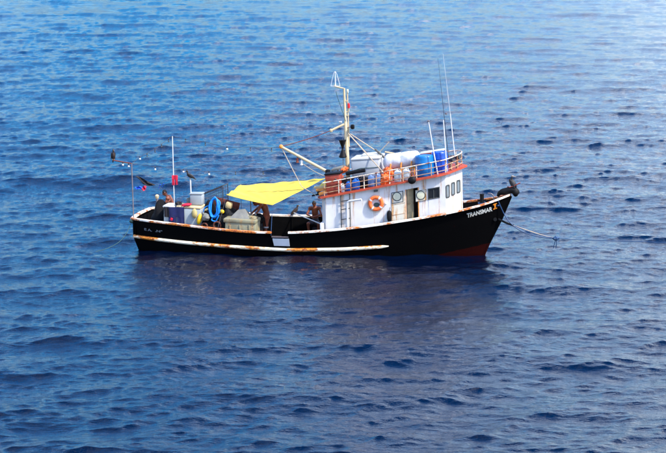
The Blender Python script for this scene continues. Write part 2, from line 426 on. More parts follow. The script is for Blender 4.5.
def sample(t, x, y, Lm):
    N = t.shape[0]
    u = (x / Lm % 1) * N; v = (y / Lm % 1) * N
    i = np.floor(u).astype(int); j = np.floor(v).astype(int); fu = u - i; fv = v - j
    i %= N; j %= N; i2 = (i + 1) % N; j2 = (j + 1) % N
    return (t[j, i] * (1 - fu) + t[j, i2] * fu) * (1 - fv) + (t[j2, i] * (1 - fu) + t[j2, i2] * fu) * fv
def build_sea():
    d = []
    x = -88.0
    rows = list(np.linspace(-2500, -110, 14)) + list(np.linspace(-105, -42, 70))
    y = -41.5
    while y < 260:
        rows.append(y); dist = y + 90.5; y += dist * dist * 0.80 / (3383.0 * 16.0) * 1.0
    while y < 30000:
        rows.append(y); y = y + max(1.2, (y + 90) * 0.03)
    rows = np.array(rows)
    s = np.concatenate([-np.geomspace(60, 1.06, 26), np.linspace(-1, 1, 660), np.geomspace(1.06, 60, 26)])
    half = np.clip((np.abs(rows + 90.5)) * 0.16 + 5.0, 12, 600)
    X = s[None, :] * half[:, None]; Y = np.repeat(rows[:, None], len(s), 1)
    W1 = (0.20, -1.0)
    tA = wave_tile(768, 61.0, 0.35, 9.0, W1, 1.9, 11, 0.026, 2.5)
    tB = wave_tile(256, 127.0, 2.0, 26.0, (0.34, -1.0), 3.0, 5, 0.066, 5.8)
    ca, sa = math.cos(0.31), math.sin(0.31)
    Xr, Yr = X * ca - Y * sa, X * sa + Y * ca
    far = 1.0 / (1.0 + (np.hypot(X, Y + 90) / 900.0) ** 2)
    # gusts: patches of livelier and calmer ripples
    g = 0.5 + 0.5 * np.sin(X * 0.053 + 1.3 * np.sin(Y * 0.031)) * np.sin(Y * 0.041 + 0.8 * np.sin(X * 0.037 + 2.0))
    amp = (0.72 + 0.55 * g) * far
    dz = sample(tA[2], X, Y, 61.0) * amp + sample(tB[2], Xr, Yr, 127.0) * far
    dx = (sample(tA[0], X, Y, 61.0) * amp) * 1.6 + sample(tB[0], Xr, Yr, 127.0) * 1.4 * far
    dy = (sample(tA[1], X, Y, 61.0) * amp) * 1.6 + sample(tB[1], Xr, Yr, 127.0) * 1.4 * far
    X = X + dx; Y = Y + dy
    nr, nc = X.shape
    co = np.stack([X, Y, dz], -1).reshape(-1, 3).astype(np.float32)
    idx = np.arange(nr * nc).reshape(nr, nc)
    q = np.stack([idx[:-1, :-1], idx[:-1, 1:], idx[1:, 1:], idx[1:, :-1]], -1).reshape(-1, 4).astype(np.int32)
    me = bpy.data.meshes.new('water')
    me.vertices.add(len(co)); me.vertices.foreach_set('co', co.ravel())
    me.loops.add(q.size); me.loops.foreach_set('vertex_index', q.ravel())
    me.polygons.add(len(q)); me.polygons.foreach_set('loop_start', np.arange(0, q.size, 4, dtype=np.int32))
    me.polygons.foreach_set('use_smooth', np.ones(len(q), dtype=bool))
    me.update(); me.validate()
    me.materials.append(MATS['sea_water'])
    o = bpy.data.objects.new('water', me); col.objects.link(o)
    tag(o, 'deep blue rippled open sea around the fishing boat', None, None, 'structure')
build_sea()

# ------------------------------------------------------------------ the fishing boat
boat = thing('fishing_boat', 'weathered black-hulled fishing boat with white wheelhouse and orange-red roof', 'fishing boat')

GX = [-7.30, -6.6, -6.0, -5.1, -4.25, -3.4, -2.5, -1.75, -0.4, 0.4, 1.25, 2.05, 2.9, 3.5, 4.1, 4.7, 5.3, 5.95, 6.55, 7.1, 7.6, 7.95, 8.36]
GZ = [1.445, 1.396, 1.358, 1.297, 1.215, 1.135, 1.064, 1.029, 1.021, 1.068, 1.135, 1.221, 1.32, 1.404, 1.488, 1.568, 1.657, 1.747, 1.847, 1.951, 2.072, 2.18, 2.31]
BX = [-7.3, -6.5, -5, -3, 0, 2, 3.5, 5, 6, 7, 7.7, 8.1, 8.36]
BY = [1.5, 1.78, 2.08, 2.22, 2.25, 2.23, 2.13, 1.85, 1.5, 1.0, .58, .3, .06]
def smooth_interp(xs, ys):
    xf = np.linspace(xs[0], xs[-1], 400); yf = np.interp(xf, xs, ys)
    k = np.hanning(31); k /= k.sum()
    pad = 15
    lo = yf[0] + (yf[0] - yf[1:pad + 1])[::-1]; hi = yf[-1] + (yf[-1] - yf[-pad - 1:-1])[::-1]
    ys2 = np.convolve(np.concatenate([lo, yf, hi]), k, 'valid')
    return lambda x: float(np.interp(x, xf, ys2))
gun = smooth_interp(GX, GZ); half_b = smooth_interp(BX, BY)
def stem_x(z): return float(np.interp(z, [-0.9, -.23, .25, 1.31, 2.31], [6.7, 7.17, 7.38, 7.93, 8.36]))
def stern_x(z): return float(np.interp(z, [-0.9, 0, .72, 1.44], [-6.8, -7.10, -7.33, -7.30]))
def hull_ratio(u, t):       # t: 0 at z=-0.9, 1 at gunwale
    bow = max(0.0, (u - 0.62) / 0.38)
    low = 0.62 - 0.34 * bow
    e = 0.38 + 0.34 * bow
    return low + (1 - low) * (t ** e if t > 0 else 0.0)
def hull_pt(u, z, side):
    xg = -7.3 + (8.36 + 7.3) * u
    zg = gun(xg)
    t = min(1.0, max(0.0, (z + 0.9) / (zg + 0.9)))
    x = stern_x(z) * (1 - u) + stem_x(z) * u
    return Vector((x, side * half_b(xg) * hull_ratio(u, t), z))
def hull_at(x, z, side, off=0.0):    # point on the hull side at local x, z
    u = (x - stern_x(z)) / (stem_x(z) - stern_x(z))
    p = hull_pt(u, z, side); e = 0.02
    n = (hull_pt(u + e, z, side) - p).cross(hull_pt(u, z + .03, side) - p).normalized()
    if n.y * side < 0: n = -n
    return p + n * off
GATE = (-1.22, -0.50)
xs_cols = sorted(list(np.linspace(-7.3, 8.36, 120)) + [GATE[0] - .005, GATE[0] + .005, GATE[1] - .005, GATE[1] + .005])
def top_z(x, side): return gun(x) - (0.17 if side < 0 and GATE[0] < x < GATE[1] else 0.0)
def build_hull():
    mb = MB(); NL = 18
    for side in (-1, 1):
        vs = []; fs = []
        for x in xs_cols:
            u = (x + 7.3) / 15.66; zt = top_z(x, side)
            for j in range(NL + 1): vs.append(hull_pt(u, -0.9 + (zt + 0.9) * j / NL, side))
        m = NL + 1
        for i in range(len(xs_cols) - 1):
            for j in range(NL): fs.append((i * m + j, (i + 1) * m + j, (i + 1) * m + j + 1, i * m + j + 1))
        mb.add(vs, fs)
    # transom
    vs = []; fs = []
    for j in range(NL + 1):
        a = hull_pt(0, -0.9 + (top_z(-7.3, 1) + 0.9) * j / NL, -1); b = hull_pt(0, -0.9 + (top_z(-7.3, 1) + 0.9) * j / NL, 1)
        for k in range(9):
            p = a.lerp(b, k / 8); p.x -= 0.10 * (1 - (k / 4 - 1) ** 2); vs.append(p)
    for j in range(NL):
        for k in range(8): fs.append((j * 9 + k, j * 9 + k + 1, (j + 1) * 9 + k + 1, (j + 1) * 9 + k))
    mb.add(vs, fs)
    # stem bar
    mb.tube([(stem_x(z) + .01, 0, z) for z in np.linspace(-0.9, 2.27, 14)], 0.065, 8)
    return mb.build('hull', 'hull_paint', boat)
hull = build_hull()
# inside of the bulwark and the deck
def deck_z(x): return gun(x) - float(np.interp(x, [2.5, 5.2], [0.82, 0.36]))
def build_inside():
    mb = MB()
    cols_ = [x for x in xs_cols if -7.2 < x < 7.7]
    for side in (-1, 1):
        vs = []
        for x in cols_:
            y = max(0.015, half_b(x) - 0.10); y2 = max(0.01, min(y, hull_at(min(x, 7.6), deck_z(x) - .05, 1).y - .09)); zt = top_z(x, side)
            vs += [(x, side * (half_b(x) - .012), zt - .01), (x, side * y, zt), (x, side * y2, deck_z(x) - .05)]
        fs = []
        for i in range(len(cols_) - 1):
            for j in (0, 1): fs.append((i * 3 + j, i * 3 + 3 + j, i * 3 + 4 + j, i * 3 + 1 + j))
        mb.add(vs, fs)
    x = cols_[0]; y = half_b(x)
    mb.add([(x, -y, gun(x)), (x, y, gun(x)), (x, y, deck_z(x) - .05), (x, -y, deck_z(x) - .05)], [(0, 1, 2, 3)])
    mb.build('bulwark_lining', 'bulwark_black', hull)
    # frames (stanchions) along the lining
    for side in (-1, 1):
        for x in np.arange(-6.4, 4.7, 0.85):
            ya = half_b(x) - 0.11; yb = hull_at(x, deck_z(x), 1).y - .11
            MB().tube([(x, side * yb, deck_z(x)), (x, side * ya, gun(x) - .03)], 0.035, 4).build('bulwark_frame', 'bulwark_black', hull)
    mb = MB(); vs = []; fs = []
    for x in cols_:
        y = max(0.01, hull_at(min(x, 7.6), deck_z(x), 1).y - .07)
        for k in range(7): vs.append((x, -y + 2 * y * k / 6, deck_z(x) + 0.04 * (1 - (k / 3 - 1) ** 2)))
    for i in range(len(cols_) - 1):
        for k in range(6): fs.append((i * 7 + k, i * 7 + 7 + k, i * 7 + 8 + k, i * 7 + 1 + k))
    mb.add(vs, fs).build('deck', 'deck_dark', boat)
build_inside()
# gunwale caps
def sweep(line, w, h, name, material, parent):
    """flat bar: list of (point, outward unit vector)"""
    vs = []; fs = []
    prof = [(-w * .5, 0), (-w * .5, h * .8), (-w * .38, h), (w * .38, h), (w * .5, h * .8), (w * .5, 0)]
    m = len(prof)
    for p, o in line:
        for (a, b) in prof: vs.append(Vector(p) + Vector(o) * a + Vector((0, 0, b)))
    for i in range(len(line) - 1):
        for k in range(m): fs.append((i * m + k, (i + 1) * m + k, (i + 1) * m + (k + 1) % m, i * m + (k + 1) % m))
    fs.append(tuple(range(m))); fs.append(tuple(reversed(range((len(line) - 1) * m, len(line) * m))))
    return MB().add(vs, fs).build(name, material, parent)
def cap(x0, x1, side, n=60):
    line = []
    for x in np.linspace(x0, x1, n):
        line.append((Vector((x, side * (half_b(x) - 0.04), gun(x) - 0.012)), Vector((0, side, 0))))
    return sweep(line, 0.17, 0.075, 'gunwale_cap', 'gunwale_paint', hull)
cap(-7.32, GATE[0], -1); cap(GATE[1], 8.33, -1); cap(-7.32, 8.33, 1)
sweep([(Vector((-7.33 - 0.10 * (1 - k * k), k * 1.42, gun(-7.3) - 0.010)), Vector((-1, 0, 0))) for k in np.linspace(-1, 1, 13)], 0.17, 0.075, 'gunwale_cap', 'gunwale_paint', hull)
# rub rails
RX = [-7.34, -6.04, -4.91, -2.97, -1.7, -0.45, 1.63, 3.6]; RZ = [0.735, 0.643, 0.563, 0.436, 0.366, 0.317, 0.355, 0.455]
rubz = smooth_interp(RX, RZ)
for side in (-1, 1):
    pts = [hull_at(x, rubz(x), side, 0.015) for x in np.linspace(-7.28, 3.56, 80)]
    rs = [0.072 * min(1, (3.60 - p.x) / 0.5 + 0.25) for p in pts]
    MB().tube(pts, rs, 8).build('rub_rail', 'rub_paint', hull)
    pts = [hull_at(x, gun(x) - .07, side, 0.0) for x in np.linspace(3.0, 8.2, 40)]
# white panel below the gate, freeing-port edge
def patch(corners, off, name, material, parent, side=-1, nx=6, nz=3, thick=0.02):
    (xa, za), (xb, zb), (xc, zc), (xd, zd) = corners     # bottom-left, bottom-right, top-right, top-left
    vs = []; fs = []
    for layer in (0, 1):
        for j in range(nz + 1):
            for i in range(nx + 1):
                s, t = i / nx, j / nz
                x = (xa * (1 - s) + xb * s) * (1 - t) + (xd * (1 - s) + xc * s) * t
                z = (za * (1 - s) + zb * s) * (1 - t) + (zd * (1 - s) + zc * s) * t
                vs.append(hull_at(x, z, side, off + thick * layer))
    m = (nx + 1) * (nz + 1)
    for j in range(nz):
        for i in range(nx):
            a = j * (nx + 1) + i
            fs.append((a + m, a + m + 1, a + m + nx + 2, a + m + nx + 1)); fs.append((a, a + nx + 1, a + nx + 2, a + 1))
    rim = [i for i in range(nx + 1)] + [(j + 1) * (nx + 1) - 1 for j in range(1, nz + 1)] + [nz * (nx + 1) + i for i in range(nx - 1, -1, -1)] + [j * (nx + 1) for j in range(nz - 1, 0, -1)]
    for i in range(len(rim)):
        a, b = rim[i], rim[(i + 1) % len(rim)]; fs.append((a, b, b + m, a + m))
    return MB().add(vs, fs).build(name, material, parent, smooth=False)
patch([(-1.12, 0.50), (-0.47, 0.49), (-0.48, 0.80), (-1.17, 0.81)], 0.012, 'gate_panel', 'panel_white', hull)
MB().tube([hull_at(x, gun(x) - 0.155, -1, 0.02) for x in np.linspace(-1.2, -.5, 6)], 0.022, 6).build('gate_sill', 'pole_grey', hull)

# lettering
def text_mesh(txt, offset=0.0):
    c = bpy.data.curves.new('t', 'FONT'); c.body = txt; c.size = 1.0; c.offset = offset; c.resolution_u = 3
    o = bpy.data.objects.new('t', c); col.objects.link(o)
    dg = bpy.context.evaluated_depsgraph_get(); dg.update()
    me = bpy.data.meshes.new_from_object(o.evaluated_get(dg))
    vs = [v.co.copy() for v in me.vertices]; fs = [tuple(p.vertices) for p in me.polygons]
    bpy.data.objects.remove(o); bpy.data.meshes.remove(me)
    return vs, fs
def hull_text(txt, x0, z0, x1, z1, height, name, material, off=0.012, offset=0.03, side=-1):
    vs, fs = text_mesh(txt, offset)
    mnx = min(v.x for v in vs); mxx = max(v.x for v in vs); mny = min(v.y for v in vs); mxy = max(v.y for v in vs)
    out = []
    for v in vs:
        s = (v.x - mnx) / (mxx - mnx); h = (v.y - mny) / (mxy - mny) * height
        out.append(hull_at(x0 + (x1 - x0) * s, z0 + (z1 - z0) * s + h, side, off))
    mb = MB(); mb.add(out, fs)
    return mb.build(name, material, hull, smooth=False)
tA = (6.67, -1.15, 1.52); tB = (7.64, -0.62, 1.73)
hull_text('TRANSMAR', tA[0], tA[2] - .02, tB[0], tB[2] - .02, 0.195, 'lettering', 'letter_white')
tC = (7.68, -0.58, 1.76); tD = (7.82, -0.48, 1.80)
def serif_I():
    mb = MB()
    xa, xb = tC[0], tD[0]; za = tC[2]; H = 0.25; sl = (tD[2] - tC[2]) / (xb - xa)
    for (sa, sb, ha, hb) in ((0, 1, 0, .2), (0.32, 0.68, .2, .8), (0, 1, .8, 1)):
        q = [(xa + (xb - xa) * s, za + sl * (xb - xa) * s + h * H) for s, h in ((sa, ha), (sb, ha), (sb, hb), (sa, hb))]
        mb.add([hull_at(x, z, -1, 0.012) for x, z in q], [(0, 1, 2, 3)])
    mb.build('lettering', 'letter_orange', hull, smooth=False)
serif_I()
tE = (-6.75, -1.75, 1.01); tF = (-6.48, -1.80, 0.99); tG = (-6.25, -1.85, 0.97); tH = (-5.92, -1.90, 0.96)
hull_text('E A.', tE[0], tE[2], tF[0] + .08, tF[2] - .01, 0.10, 'lettering', 'letter_faint')
hull_text('.N°', tG[0], tG[2], tH[0], tH[2] - .01, 0.10, 'lettering', 'letter_faint')

# ------------------------------------------------------------------ wheelhouse
def roof_z(x): return 2.43 + 0.186 * (x - 1.0)
PLAN = [(0.78, -1.42), (0.98, -1.72), (5.88, -1.42), (6.36, 0.0), (5.88, 1.42), (0.98, 1.72), (0.78, 1.42)]
def wall_y(x): return -1.72 + (x - 0.98) * 0.0612
def house_zb(x): return deck_z(x) - 0.03 + float(np.interp(x, [4.3, 5.2, 5.8], [0.0, 0.2, 0.32]))
# the starboard wall is built as a grid with the doorway and the side window cut out
DOOR = ((4.29, 2.11), (4.76, 2.10)); DOOR_X = (DOOR[0][0], DOOR[1][0])
SWIN = ((5.19, 2.35), (5.62, 2.82))
house = bpy.data.objects.new('wheelhouse', None); col.objects.link(house); house.parent = boat
def build_house():
    xs = [0.98, 1.6, 2.4, 3.2, DOOR_X[0], DOOR_X[1], SWIN[0][0], SWIN[1][0], 5.88]
    mb = MB()
    def quad(x0, x1, za0, za1, zb0, zb1, side):
        y0, y1 = side * -wall_y(x0), side * -wall_y(x1)
        mb.add([(x0, y0, za0), (x1, y1, za1), (x1, y1, zb1), (x0, y0, zb0)], [(0, 1, 2, 3)])
    tz = lambda x: roof_z(x) - 0.02
    door_top = lambda x: roof_z(x) - 0.30
    for side in (-1, 1):
        for i in range(len(xs) - 1):
            a, b = xs[i], xs[i + 1]
            if i == 4:
                quad(a, b, door_top(a), door_top(b), tz(a), tz(b), side)
                quad(a, b, house_zb(a), house_zb(b), deck_z(a) + .18, deck_z(b) + .18, side)
            elif i == 6:
                wb = lambda x: SWIN[0][1] + 0.17 * (x - SWIN[0][0]); wt = lambda x: SWIN[1][1] + 0.17 * (x - SWIN[1][0])
                quad(a, b, house_zb(a), house_zb(b), wb(a), wb(b), side); quad(a, b, wt(a), wt(b), tz(a), tz(b), side)
            else: quad(a, b, house_zb(a), house_zb(b), tz(a), tz(b), side)
        # chamfer and front
        for (p, q) in (((0.78, side * 1.42), (0.98, side * 1.72)), ((5.88, side * 1.42), (6.36, 0.0))):
            mb.add([(p[0], p[1], house_zb(p[0])), (q[0], q[1], house_zb(q[0])), (q[0], q[1], tz(q[0])), (p[0], p[1], tz(p[0]))], [(0, 1, 2, 3)])
    mb.add([(.78, -1.42, house_zb(.78)), (.78, 1.42, house_zb(.78)), (.78, 1.42, tz(.78)), (.78, -1.42, tz(.78))], [(0, 1, 2, 3)])
    w = mb.build('wall', 'house_white', house, smooth=False)
    md = w.modifiers.new('t', 'SOLIDIFY'); md.thickness = 0.02; md.offset = 0
    # dark inside: floor, inner lining behind the openings
    mb = MB()
    mb.box((3.2, -0.9, 1.9), (1.9, 0.05, 2.2), rot3(0, 0, 14)); mb.box((4.9, -0.5, 2.0), (1.6, 0.05, 2.0))
    mb.build('inner_bulkhead', 'dark_room', house, smooth=False)
    dx_ = DOOR_X[0]
    MB().box((dx_ + .10, -1.20, 1.9), (0.30, 0.04, 2.0), rot3(0, 0, 40)).build('lit_interior_panel', 'lid_tan', house, smooth=False)  # tan panel added for the lit half of the interior, light put into its colour
    MB().box((3.2, 0, 0.72), (3.6, 2.4, 0.06), rot3(0, -9, 0)).build('inner_floor', 'dark_room', house, smooth=False)
build_house()
# roof with visor
def build_roof():
    out = [(0.62, -1.5), (0.80, -1.86), (5.60, -1.72), (6.02, -1.52), (6.58, 0.0), (6.02, 1.52), (5.60, 1.72), (0.80, 1.86), (0.62, 1.5)]
    poly = [(x, y, roof_z(x)) for x, y in out]
    mb = MB(); mb.prism(poly, (0, 0, 0.075))
    mb.build('roof', 'roof_red', house, smooth=False)
build_roof()
def wall_pt(x, z, off=0.0):
    n = Vector((0.0612, -1, 0)).normalized()
    return Vector((x, wall_y(x), z)) + n * off
def wall_box(xa, za, xb, zb, off, thick, name, material, parent=None, shear=0.17, bev=0.0):
    vs = []
    for d in (0, 1):
        for (x, z) in ((xa, za), (xb, za + shear * (xb - xa)), (xb, zb + shear * (xb - xa)), (xa, zb)):
            vs.append(wall_pt(x, z, off + thick * d))
    return MB().add(vs, [(3, 2, 1, 0), (4, 5, 6, 7), (0, 1, 5, 4), (1, 2, 6, 5), (2, 3, 7, 6), (3, 0, 4, 7)]).build(name, material, parent or house, smooth=False)
def wall_frame(xa, za, xb, zb, w, off, thick, name, material, shear=0.17):
    mb = MB()
    P = lambda x, z, d: wall_pt(x, z + shear * (x - xa), off + thick * d)
    for (x0, z0, x1, z1) in ((xa - w, za - w, xb + w, za), (xa - w, zb, xb + w, zb + w), (xa - w, za, xa, zb), (xb, za, xb + w, zb)):
        vs = [P(x, z, d) for d in (0, 1) for (x, z) in ((x0, z0), (x1, z0), (x1, z1), (x0, z1))]
        mb.add(vs, [(3, 2, 1, 0), (4, 5, 6, 7), (0, 1, 5, 4), (1, 2, 6, 5), (2, 3, 7, 6), (3, 0, 4, 7)])
    return mb.build(name, material, house, smooth=False)
# sliding door (open) aft of the doorway, and the light panel forward of it
a = (3.68, 1.33); b = (4.28, 2.66)
wall_box(a[0], a[1] - 0.55, b[0] - .02, b[1] - 0.17 * (b[0] - a[0]), 0.012, 0.016, 'door', 'door_white')
c = (3.68, 2.19); d = (4.16, 2.68)
wall_frame(c[0] + .03, c[1], d[0] - .02, d[1] - 0.17 * (d[0] - c[0]) - .0, 0.026, 0.029, 0.006, 'door_trim', 'frame_dark')
for zz in ((3.94, 2.13), (3.97, 1.70)):
    wall_box(a[0] + .03, zz[1] - .02, b[0] - .05, zz[1], 0.029, 0.006, 'door_batten', 'rail_rust')
def porthole(px):
    q = wall_pt(px[0], px[1], 0.026); n = Vector((0.0612, -1, 0)).normalized()
    MB().lathe([(0.0, 0), (0.18, 0.0), (0.19, 0.008), (0.18, 0.014), (0.158, 0.014), (0.154, 0.008)], q, 24, n).build('porthole_ring', 'frame_dark', house)
    MB().lathe([(0.155, 0.0), (0.155, 0.009), (0.08, 0.014), (0.0, 0.016)], q, 24, n).build('porthole_glass', 'lens_cream', house)
porthole((3.91, 2.46))
porthole((4.88, 2.51))
e = (4.66, 2.22); f = (5.11, 2.77)
wall_box(e[0], e[1] + .02, f[0], f[1] - 0.17 * (f[0] - e[0]), 0.006, 0.020, 'light_panel', 'door_white')
wall_frame(e[0] + .02, e[1] + .03, f[0] - .02, f[1] - 0.17 * (f[0] - e[0]) - .03, 0.016, 0.027, 0.006, 'panel_trim', 'frame_dark')
for k in (DOOR_X[0] - .01, DOOR_X[1] + 0.04):
    wall_box(k - .035, deck_z(k) + .1, k, roof_z(k) - .30, 0.006, 0.018, 'door_jamb', 'timber')
# side window
wall_frame(SWIN[0][0], SWIN[0][1], SWIN[1][0], SWIN[1][1] - .17 * (SWIN[1][0] - SWIN[0][0]), 0.03, 0.003, 0.02, 'window_frame', 'frame_dark')
wall_box(SWIN[0][0], SWIN[0][1], SWIN[1][0], SWIN[1][1] - .17 * (SWIN[1][0] - SWIN[0][0]), -0.04, 0.012, 'window_pane', 'dark_glass')
wall_box((SWIN[0][0] + SWIN[1][0]) / 2 - .02, SWIN[0][1] + .03, (SWIN[0][0] + SWIN[1][0]) / 2 + .01, SWIN[1][1] - .1, -0.02, 0.02, 'window_bar', 'frame_dark')
# front windows, three on each half of the V-shaped front
FD = Vector((6.36 - 5.88, 1.42, 0)).normalized()
def facet_pt(s, z, off, side):
    n = Vector((FD.y, -FD.x, 0))
    p = Vector((5.88, -1.42, 0)) + FD * s + n * off; p.z = z
    if side > 0: p.y = -p.y
    return p
fz = [(0.16, 2.64), (0.63, 2.68), (1.11, 2.71)]
for side in (-1, 1):
    for (s, z) in fz:
        w_, h_, r_ = 0.165, 0.27, 0.06
        def loop(ww, hh, off):
            pts = []
            for (sx, sz, a0) in ((1, 1, 0), (-1, 1, 90), (-1, -1, 180), (1, -1, 270)):
                for q in (0, 45, 90):
                    an = R(a0 + q); pts.append(facet_pt(s + sx * (ww - r_) + r_ * math.cos(an), z + sz * (hh - r_) + r_ * math.sin(an), off, side))
            return pts
        A, B, C_, D_ = loop(w_, h_, 0.003), loop(w_, h_, 0.035), loop(w_ - .045, h_ - .045, 0.035), loop(w_ - .045, h_ - .045, 0.004)
        vs = A + B + C_ + D_; fs = []
        for l_ in range(3):
            for k in range(12): fs.append((l_ * 12 + k, l_ * 12 + (k + 1) % 12, (l_ + 1) * 12 + (k + 1) % 12, (l_ + 1) * 12 + k))
        MB().add(vs, fs).build('window_frame', 'frame_dark', house, smooth=False)
        g = loop(w_ - .044, h_ - .044, 0.012)
        MB().prism(g, facet_pt(0, 0, 0.004, side) - facet_pt(0, 0, 0, side)).build('window_pane', 'window_glass', house, smooth=False)
# ladder on the wall
lz = roof_z(1.7)
for px in ((1.62, 1.83), (1.99, 1.83)):
    MB().tube([wall_pt(px[0], deck_z(px[0]) + .05, .09), wall_pt(px[0], roof_z(px[0]) - .02, .09)], 0.021, 6).build('ladder_rail', 'frame_dark', house)
L0, L1 = (1.62, 1.83)[0], (1.99, 1.83)[0]
for z in (0.55, 0.86, 1.17, 1.53, 1.94, 2.28):
    MB().tube([wall_pt(L0, z, .09), wall_pt(L1, z + .06, .09)], 0.019, 6).build('ladder_rung', 'frame_dark', house)
# L-shaped davit pipe
q0 = (1.91, -1.90, 1.12); q1 = (1.91, -1.90, 2.22); q2 = (2.52, -1.98, 2.40)
MB().tube([(q0[0], q0[1], deck_z(q0[0])), (q1[0], q1[1], q1[2]), (q1[0] + .03, q1[1], q1[2] + .06), (q1[0] + .10, q1[1], q1[2] + .10), q2], 0.042, 10).build('davit_pipe', 'pole_white', boat)
MB().tube([q2, (q2[0], q2[1], q2[2] - .07)], 0.03, 8).build('davit_hook', 'pole_white', boat)
# step against the aft end of the house
MB().box((0.80, -1.30, 1.0), (0.16, 0.9, 0.75), bev=.03).build('locker', 'house_white', house)

# ------------------------------------------------------------------ roof railing
RAIL = [(0.90, -1.78), (1.9, -1.76), (3.0, -1.73), (4.2, -1.70), (5.45, -1.64), (5.92, -1.46), (6.28, -0.55), (6.34, 0.0)]
def rail_line(h, pts=RAIL): return [(x, y, roof_z(x) + h) for x, y in pts]
for mirror in (-1, 1):
    pl = [(x, y * -mirror, z) for x, y, z in curve(rail_line(0.62), 6)]
    MB().tube(pl, 0.023, 8).build('top_rail', 'rail_white', house)
    for h, m_ in ((0.40, 'rail_rust'), (0.20, 'rail_rust')):
        pl = [(x, y * -mirror, z) for x, y, z in curve(rail_line(h), 6)]
        MB().tube(pl, 0.017, 6).build('mid_rail', m_, house)
    for i, x in enumerate([0.95, 1.55, 2.05, 2.6, 3.1, 3.65, 4.2, 4.75, 5.35, 5.9, 6.26]):
        y = float(np.interp(x, [p[0] for p in RAIL], [p[1] for p in RAIL])) * -mirror
        MB().tube([(x, y, roof_z(x) + .05), (x, y, roof_z(x) + .62)], 0.022, 6).build('rail_post', 'rail_white' if i % 2 else 'rail_rust', house)

# ------------------------------------------------------------------ mast, yard, boom, stays
mt = (1.52, 0.0, 6.73); mb0 = (1.59, 0.0, 3.54)
def along(z): t = (z - mb0[2]) / (mt[2] - mb0[2]); return mb0[0] + (mt[0] - mb0[0]) * t
MB().tube([(along(roof_z(1.6)), 0, roof_z(1.6) + .02), (along(5.3), 0, 5.3), (along(5.35), 0, 5.35), (mt[0], 0, mt[2])], [0.085, 0.080, 0.055, 0.045], 12).build('mast', 'mast_cream', boat)
MB().tube([(along(4.9) + .11, 0.02, 4.3), (along(5.5) + .11, 0.02, 5.6), (along(mt[2]) + .13, 0.02, mt[2] - .08)], 0.028, 8).build('mast_pipe', 'mast_cream', boat)
for z in (5.0, 5.6, 6.2):
    MB().box((along(z) + .06, 0.01, z), (0.16, 0.10, 0.05)).build('mast_clamp', 'mast_cream', boat)
MB().box((along(6.55) + .14, 0.02, 6.60), (0.08, 0.09, 0.16), bev=.02).build('mast_lamp', 'lens_cream', boat)
t1 = (1.16, 0.0, 6.80)
MB().tube([(mt[0], 0, mt[2] - .02), t1, (t1[0] - .04, 0, t1[2] + .05)], [0.03, 0.03, 0.05], 8).build('mast_arm', 'mast_cream', boat)
# wire-frame aerial on the arm
tip = Vector(t1) + Vector((0, 0, 0.62)); mbw = MB()
for k in range(4):
    an = k * math.pi / 2 + .3
    mbw.tube(curve([tip, tip + Vector((math.cos(an) * .07, math.sin(an) * .07, -.12)), Vector(t1) + Vector((math.cos(an) * .19, math.sin(an) * .19, 0.02))], 8), 0.011, 5)
mbw.tube([Vector(t1) + Vector((math.cos(a_) * .19, math.sin(a_) * .19, .02)) for a_ in np.linspace(0, 2 * math.pi, 20)[:-1]], 0.008, 5, closed=True)
mbw.tube([t1, tip], .012, 5)
mbw.build('wire_aerial', 'lamp_white', boat)
rl = (1.70, 0.0, 6.01)
MB().lathe([(0.0, -.10), (.05, -.10), (.055, .02), (.04, .09), (0, .11)], rl, 12).build('red_lamp', 'lamp_red', boat)
MB().tube([(rl[0], 0, rl[2] - .25), (rl[0], 0, rl[2] - .08)], .022, 6).build('lamp_bracket', 'mast_cream', boat)
MB().tube([(rl[0], 0, rl[2] - .23), (along(rl[2] - .3), 0, rl[2] - .3)], .02, 6).build('lamp_bracket', 'mast_cream', boat)
bl = (1.86, -0.10, 5.14)
MB().box(bl, (0.15, 0.16, 0.19), bev=.04).build('floodlight', 'black_rubber', boat)
MB().tube([bl, (along(bl[2]), 0, bl[2] - .05)], .02, 6).build('floodlight_arm', 'pole_grey', boat)
# yard and boom
y0 = (1.59, 0.0, 5.28); y1 = (0.97, -0.20, 5.00); bt = (-1.07, -0.60, 4.38)
MB().tube([y0, y1], 0.046, 8).build('yard', 'mast_cream', boat)
MB().box(y1, (0.12, 0.10, 0.14), bev=.03).build('yard_block', 'mast_cream', boat)
MB().box((1.34, 0.0, 5.32), (0.14, 0.08, 0.10), bev=.03).build('yard_light', 'tank_grey', boat)
MB().tube(sag(y1, bt, 0.04), 0.016, 6).build('topping_lift', 'timber_dark', boat)
bh = (0.94, -0.90, 3.37)
MB().tube([bt, bh], [0.052, 0.062], 10).build('boom', 'mast_cream', boat)
MB().ball(bt, 0.09).build('boom_end', 'timber', boat)
MB().box(bh, (0.2, 0.2, 0.2), bev=.04).build('boom_heel', 'black_rubber', boat)
MB().tube([bh, (bh[0] + .1, bh[1], roof_z(1.0) + .02)], .05, 8).build('boom_post', 'mast_cream', boat)
MB().tube(sag(bt, (-0.15, -1.00, 2.76), 0.02) + sag((-0.15, -1.00, 2.76), (0.51, -1.35, 2.46), 0.0)[1:], 0.018, 6).build('boom_tackle', 'rope_tan', boat)
for (px, m_, l_) in (((-0.37, -0.70, 3.94), 'timber_dark', .17), ((-0.19, -0.75, 3.84), 'lamp_white', .17)):
    top_ = Vector(bt).lerp(Vector(bh), (px[0] - bt[0]) / (bh[0] - bt[0]))
    MB().tube([top_, (px[0], top_.y, px[2])], 0.016, 6).lathe([(0, 0), (.06, -.03), (.05, -.12), (.075, -.2), (0, -.23)], (px[0], top_.y, px[2]), 12).build('hanging_block', m_, boat)
MB().tube(sag((-0.17, -0.75, 3.72), (0.83, -1.00, 3.21), .05), .014, 6).build('boom_guy', 'rope_tan', boat)
s0 = (along(4.95), 0, 4.95)
